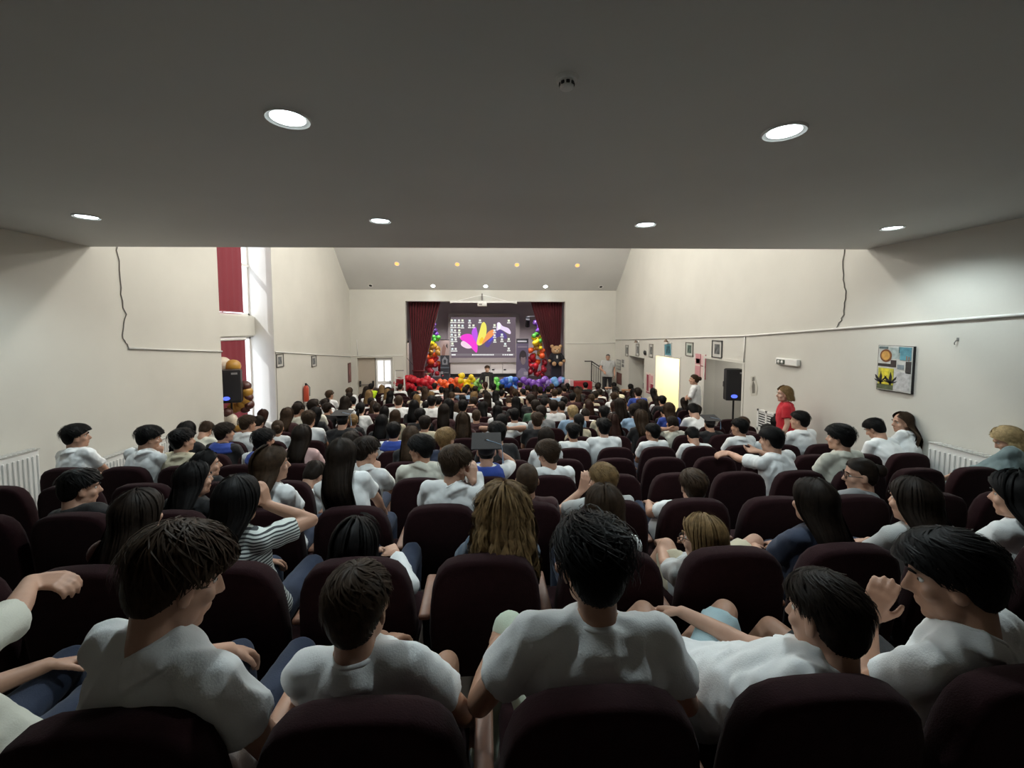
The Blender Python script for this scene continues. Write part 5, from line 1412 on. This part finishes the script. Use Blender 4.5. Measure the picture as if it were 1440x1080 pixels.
seated(2, 848, 651, 'boy with short blond hair and grey T-shirt raising his left hand', hair='short', hc='light', shirt='lightgrey', yaw=-24, near=2, arms={-1: dict(w=rel(818, 690, 3.25, base_of(2, 848, 651)), pole=(-1, 0, -.8), hd=np.array([.3, 0, 1.]), side=np.array([1., 0, 0]))}, voxel=.008)
seated(2, 975, 659, 'boy with short brown hair showing just above his chair back', hair='short', hc='brown', shirt='white', yaw=6, near=1, pitch=4)
seated(2, 1206, 643, 'girl with dark tied hair and glasses turned left, third row from the back', hair='bun', hc='dark', shirt='grey', yaw=-66, fem=True, near=1, pitch=8, glasses=True)
# --- fourth row from the back
seated(3, 290, 633, 'girl with black hair looking right, fourth row from the back', hair='long', hc='black', shirt='black', yaw=52, fem=True, near=1, face=True)
seated(3, 452, 652, 'student in white T-shirt bent forward between two long-haired girls', hair='short', hc='dark', shirt='white', yaw=20, pitch=50, near=1, hy=.42, bulge=.08)
seated(3, 519, 615, 'boy with fluffy dark hair and white T-shirt looking right, fourth row from the back', hair='thick', hc='dark', shirt='white', yaw=52, pitch=10, near=1, arms={1: 'chin'})
seated(3, 590, 612, 'boy with straight black hair in profile to the left, cream T-shirt', hair='thick', hc='black', shirt='offwhite', yaw=-74, pitch=4, near=2, voxel=.008, tyaw=-10, skin=1)
seated(3, 684, 616, 'student in black mortarboard and bright blue gown hood, hand at the head', hair='buzz', hc='black', shirt='white', yaw=0, pitch=20, near=1, hood='blue', cap=38, arms={1: 'hair'})
seated(3, 768, 619, 'boy with brown mop of hair and white T-shirt looking left', hair='thick', hc='brown', shirt='white', yaw=-40, pitch=10, near=2, voxel=.009, build=1.05)
b = base_of(3, 1083, 600)
seated(3, 1083, 600, 'black-haired boy in white T-shirt leaning an arm over the chair ahead', hair='short', hc='black', shirt='white', yaw=-34, pitch=6, near=2, voxel=.009, hy=.30, tyaw=-18, build=1.05,
       arms={-1: dict(w=rel(1022, 636, 4.46, b), pole=(-1, 0, -.3), hd=np.array([-1., .3, -.2]), side=np.array([0, 1., .5])), 1: dict(w=rel(1066, 634, 4.40, b), pole=(1, .2, -.8), hd=np.array([-1., .2, 0.]), side=np.array([0, 1., .5]))})
seated(3, 1181, 597, 'boy with thick black hair and cream T-shirt looking left, fourth row from the back', hair='thick', hc='black', shirt='offwhite', yaw=-36, near=2, voxel=.009, pitch=2)
seated(3, 1402, 602, 'woman with blond bob and teal-grey top leaning by the right wall', hair='bob', hc='blond', shirt='teal', yaw=-42, pitch=34, tyaw=-8, build=1.1, fem=True, near=2, hlen=.10, hy=.24, sleeve=2, bulge=.08, seat=4.6, arms={-1: dict(w=(-.02, .56, .50), pole=(-.3, -.2, -1)), 1: dict(w=(.16, .50, .50), pole=(.3, -.2, -1))})
# --- fifth row from the back
seated(4, 107, 597, 'boy with tousled black hair and white T-shirt beside the left wall', hair='thick', hc='black', shirt='white', yaw=52, near=2, voxel=.009, tyaw=12, seat=-4.32)
seated(4, 214, 599, 'boy with thick black hair and white T-shirt, chin on hand, near the left wall', hair='thick', hc='black', shirt='white', yaw=46, pitch=12, near=2, voxel=.009, arms={1: 'chin'}, tyaw=10)
seated(4, 1221, 589, 'student in white T-shirt hunched far forward near the right wall', hair='short', hc='black', shirt='white', yaw=-24, pitch=32, near=1, hy=.42, bulge=.10)
seated(4, 1268, 579, 'girl in white T-shirt leaning forward in profile, long brown hair down her back', hair='long', hc='brown', shirt='white', yaw=-78, pitch=4, fem=True, near=2, voxel=.009, hy=.36, hlen=.34, bulge=.08, tyaw=-25)

# ------------------------------------------------------------------ the rest of the audience: a few poses, copied
VAR = {
    'm_up': dict(hair='short'), 'm_r': dict(hair='thick', yaw=38), 'm_l': dict(hair='short', yaw=-40), 'm_down': dict(hair='short', pitch=24), 'm_fade': dict(hair='fade', build=1.05),
    'm_buzz': dict(hair='buzz', build=1.1), 'm_chin': dict(hair='thick', yaw=20, arms={1: 'chin'}), 'm_nape': dict(hair='short', arms={1: 'nape', -1: 'nape'}), 'm_nape1': dict(hair='short', arms={-1: 'nape'}, roll=8),
    'm_cap': dict(hair='buzz', pitch=18), 'm_fwd': dict(hair='short', pitch=45, T=(0, .42, 1.14), bulge=.1), 'f_up': dict(hair='long', fem=True), 'f_l': dict(hair='long', fem=True, yaw=-35), 'f_r': dict(hair='wavy', fem=True, yaw=35), 'f_pony': dict(hair='pony', fem=True, hlen=.28),
    'f_bun': dict(hair='bun', fem=True, yaw=-15), 'f_wavy': dict(hair='wavy', fem=True), 'f_tilt': dict(hair='long', fem=True, roll=12, hlen=.40)}
LIB = {}
def variant(name, lo):
    if (name, lo) not in LIB:
        sp = dict(VAR[name]); sp.setdefault('T', (0, .21, 1.28)); sp['H'] = (0, .25, .555)
        sp['legs'] = {s: dict(knee=(s * .12, .65, .56), ankle=(s * .12, .67, .10)) for s in (-1, 1)}
        LIB[(name, lo)] = (person_meshes(sp, .019 if lo else .0135, 0 if lo else 1, seed=len(LIB) * 7 + 3), sp)
    return LIB[(name, lo)]
HWORD = {'short': 'short-haired', 'thick': 'thick-haired', 'fade': 'short-haired', 'buzz': 'crop-haired', 'long': 'long-haired', 'wavy': 'wavy-haired', 'pony': 'ponytailed', 'bun': 'bun-haired'}
CWORD = {'white': 'white', 'offwhite': 'off-white', 'cream': 'cream', 'black': 'black', 'grey': 'grey', 'lightgrey': 'pale grey', 'navy': 'navy', 'denim': 'denim', 'lightblue': 'light blue', 'blue': 'blue', 'pink': 'pink', 'maroon': 'maroon', 'rust': 'rust', 'green': 'green', 'neon': 'neon yellow', 'teal': 'teal'}
def crowd(row, px, py, v, hc, shirt, skin=None, hood=None, cap=None):
    Y = row_y(row); fz = floor_z(Y); lo = row >= 8
    me, sp0 = variant(v, lo)
    T = at_y(px, py, Y + sp0['T'][1]) if py is not None else None
    x = T[0] if T is not None else px
    st = nearest_seat(row, x)
    if (st[0], st[1]) in TAKEN:
        alt = [s for s in SEATS if s[0] == row and (s[0], s[1]) not in TAKEN and abs(s[2] - x) < .62]
        if not alt: return
        st = min(alt, key=lambda s: abs(s[2] - x))
    TAKEN.add((st[0], st[1]))
    dx = np.clip(x - st[2], -.15, .15)
    sc = np.clip((T[2] - fz) / sp0['T'][2], .93, 1.10) if T is not None else random.uniform(.93, 1.03)
    sp = dict(sp0); sp.update(hc=hc, shirt=shirt, skin=random.choice([0, 0, 1, 2]) if skin is None else skin, tc=random.choice(['navy', 'black', 'denim', 'grey', 'palejeans']))
    lab = '%s student in %s top, %s row from stage, %s seat from window wall' % (HWORD[sp0['hair']], CWORD[shirt], ORD[ROWS - row], ORD[st[1]])
    e = assemble(me, (st[2] + dx, Y, fz), 0, sp, lab, 'seated audience', float(sc))
    e.rotation_euler.z = random.uniform(-.05, .05)
    if hood: add_hood(e, me['_'], CLOTH[hood])
    if cap is not None: add_mortarboard(e, me['_'], cap)
for a in [
    (4, 254, 603, 'm_r', 'black', 'cream'), (4, 389, 603, 'm_r', 'black', 'white', 1, 'blue'), (4, 423, 597, 'f_up', 'dark', 'pink'), (4, 493, 606, 'm_up', 'dark', 'black'), (4, 578, 599, 'f_up', 'brown', 'black'),
    (4, 611, 602, 'm_r', 'light', 'navy'), (4, 636, 602, 'f_up', 'chestnut', 'maroon'), (4, 672, 593, 'm_l', 'black', 'black'), (4, 727, 601, 'f_up', 'dark', 'white'), (4, 774, 604, 'f_tilt', 'brown', 'white'),
    (5, 315, 595, 'm_r', 'dark', 'black', 0, 'blue'), (5, 300, 592, 'f_up', 'black', 'black'), (5, 554, 593, 'm_up', 'black', 'white', 0, 'blue'), (5, 806, 595, 'm_fade', 'black', 'white'), (5, 850, 588, 'm_fade', 'black', 'white'), (5, 917, 595, 'm_l', 'black', 'white'),
    (5, 968, 602, 'm_fwd', 'black', 'white'), (5, 1040, 588, 'm_l', 'black', 'white'), (5, 1078, 596, 'm_up', 'black', 'white'), (5, 1102, 578, 'm_l', 'black', 'white'), (5, 1134, 585, 'm_r', 'dark', 'offwhite'), (5, 1158, 581, 'm_up', 'black', 'white'), (5, 1202, 590, 'm_l', 'black', 'white'),
    (5, 270, 590, 'f_bun', 'black', 'black'),
    (6, 433, 577, 'm_up', 'brown', 'white'), (6, 480, 580, 'm_cap', 'black', 'black', 0, None, 25), (6, 516, 583, 'f_up', 'black', 'black'), (6, 597, 584, 'm_up', 'dark', 'cream'), (6, 652, 580, 'f_wavy', 'brown', 'maroon'), (6, 706, 582, 'm_nape', 'black', 'white'), (6, 755, 580, 'm_fade', 'brown', 'black'), (6, 814, 581, 'f_pony', 'black', 'cream'), (6, 862, 582, 'f_wavy', 'chestnut', 'black'), (6, 903, 577, 'f_wavy', 'brown', 'black'), (6, 930, 585, 'm_nape1', 'dark', 'offwhite'), (6, 978, 588, 'm_cap', 'black', 'black', 0, None, 30), (6, 1008, 593, 'm_up', 'brown', 'maroon'), (6, 1054, 589, 'f_up', 'black', 'black'), (6, 361, 584, 'm_r', 'brown', 'white'),
    (7, 372, 585, 'm_down', 'dark', 'black'), (7, 403, 573, 'f_up', 'brown', 'maroon'), (7, 445, 572, 'f_tilt', 'black', 'black'), (7, 556, 576, 'f_up', 'brown', 'cream'), (7, 590, 574, 'm_up', 'black', 'black'), (7, 620, 568, 'f_up', 'dark', 'maroon'), (7, 636, 576, 'm_buzz', 'brown', 'maroon'), (7, 724, 574, 'm_up', 'black', 'white'), (7, 668, 568, 'm_up', 'black', 'offwhite'), (7, 703, 566, 'm_up', 'black', 'cream'), (7, 739, 570, 'm_up', 'dark', 'grey'), (7, 772, 570, 'm_up', 'blond', 'lightblue'), (7, 806, 566, 'm_up', 'dark', 'white'), (7, 847, 571, 'm_fade', 'black', 'cream'), (7, 879, 568, 'm_r', 'dark', 'lightblue'), (7, 941, 566, 'f_up', 'brown', 'blue'), (7, 968, 566, 'm_fwd', 'black', 'white'),
    (8, 516, 565, 'f_pony', 'black', 'white'), (8, 582, 562, 'f_up', 'black', 'black'), (8, 648, 562, 'm_up', 'black', 'white'), (8, 633, 560, 'f_up', 'black', 'white'), (8, 420, 567, 'm_r', 'dark', 'offwhite'), (8, 434, 562, 'm_r', 'dark', 'offwhite'), (8, 452, 560, 'f_up', 'black', 'white'), (8, 753, 562, 'm_up', 'dark', 'green'), (8, 778, 562, 'm_up', 'dark', 'white'), (8, 905, 562, 'f_wavy', 'dark', 'black'), (8, 878, 560, 'f_wavy', 'dark', 'black'),
    (9, 561, 556, 'm_buzz', 'brown', 'white'), (9, 607, 556, 'm_up', 'black', 'white'), (9, 726, 557, 'f_up', 'black', 'black'), (9, 735, 552, 'm_l', 'dark', 'black'), (9, 480, 550, 'f_up', 'dark', 'white'),
    (11, 898, 545, 'm_up', 'dark', 'blue'), (15, 526, 539, 'm_up', 'black', 'neon')]:
    crowd(*a)
EMPTY = {(6, 16), (6, 17), (7, 16), (8, 17), (9, 16)}
for k, n, x in SEATS:
    if k < 6 or (k, n) in TAKEN or (k, n) in EMPTY: continue
    if random.random() > (.70 if k == 6 else .90): continue
    fem = random.random() < .42
    v = random.choice(['f_up', 'f_l', 'f_r', 'f_pony', 'f_bun', 'f_wavy', 'f_tilt', 'f_up'] if fem else ['m_up', 'm_r', 'm_l', 'm_down', 'm_fade', 'm_up', 'm_chin', 'm_nape1', 'm_up', 'm_fwd'])
    hc = random.choice(['black', 'black', 'dark', 'dark', 'brown', 'chestnut', 'light'] if fem else ['black', 'black', 'dark', 'dark', 'brown'])
    shirt = random.choice(['white'] * 9 + ['offwhite'] * 2 + ['black'] * 5 + ['maroon', 'navy', 'cream', 'grey', 'lightblue'])
    if fem: shirt = random.choice(['white'] * 5 + ['black'] * 6 + ['maroon', 'cream', 'pink', 'navy', 'offwhite'])
    crowd(k, x + random.uniform(-.07, .07), None, v, hc, shirt)

# ------------------------------------------------------------------ standing people
def standing(base, rz, h, label, **sp):
    k = h / 1.72
    sp['H'] = np.array([0, 0, .93 * k]); sp['T'] = np.array(sp.pop('lean', (0, .03, 0))) + np.array([0, 0, h])
    sp['legs'] = {s: dict(knee=(s * .10, .03, .50 * k), ankle=(s * .11, -.01, .09)) for s in (-1, 1)}
    sp.setdefault('bulge', .0)
    me = person_meshes(sp, .010, 1, seed=int(h * 1000))
    e = assemble(me, base, rz, sp, label, None)
    add_face(e, me['_'], sp.get('hc', 'dark'))
    return e, me['_']
T = at_y(685, 513.5, 15.7); fz = floor_z(15.7)
e, q = standing((T[0], 15.7, fz), math.pi, T[2] - fz, 'man in black suit and pale shirt speaking in front of the balloon garland', hair='short', hc='brown', shirt='black', sleeve=2, tc='black', arms={1: dict(w=(.16, .30, 1.12), pole=(1, -.3, -1)), -1: 'down'}, fold=.003, skin=2)
MB().prism([(-.055, 1.40), (.055, 1.40), (.07, 1.2), (.06, .92), (-.06, .92), (-.07, 1.2)], 'y', .118, .142).build('shirt_front', CLOTH['offwhite'], e)
MB().prism([(-.018, 1.38), (.018, 1.38), (.028, 1.05), (0, 1.0), (-.028, 1.05)], 'y', .142, .148).build('tie', CLOTH['grey'], e)
T = at_y(978, 526, 9.75); fz = floor_z(9.75)
standing((T[0], 9.75, fz), math.radians(62), T[2] - fz, 'woman in white shirt and jeans with folded arms by the right wall', hair='bun', hc='brown', shirt='white', tc='denim', fem=True, arms={1: 'cross', -1: 'cross'}, skin=0, loose=.03, sleeve=.9)
T = at_y(1106, 543, 6.5); fz = floor_z(6.5)
standing((T[0], 6.5, fz), math.radians(55), T[2] - fz, 'woman in red blouse with shoulder-length auburn hair by the right wall', hair='bob', hc='light', hlen=.09, shirt='red', tc='red', fem=True, build=1.1, arms={1: 'down', -1: 'down'}, skin=2, yaw=-20, loose=.03)
T = at_y(855, 498, 16.2)
standing((T[0], 16.2, -1.05), math.radians(160), T[2] + 1.05, 'heavy man in pale grey shirt standing on the stage steps', hair='bald', hc='grey', shirt='lightgrey', tc='black', build=1.2, arms={1: dict(w=(.14, .26, 1.15), pole=(1, -.3, -1)), -1: 'down'}, skin=0, pitch=14, loose=.03)

bpy.data.scenes.remove(WORK)
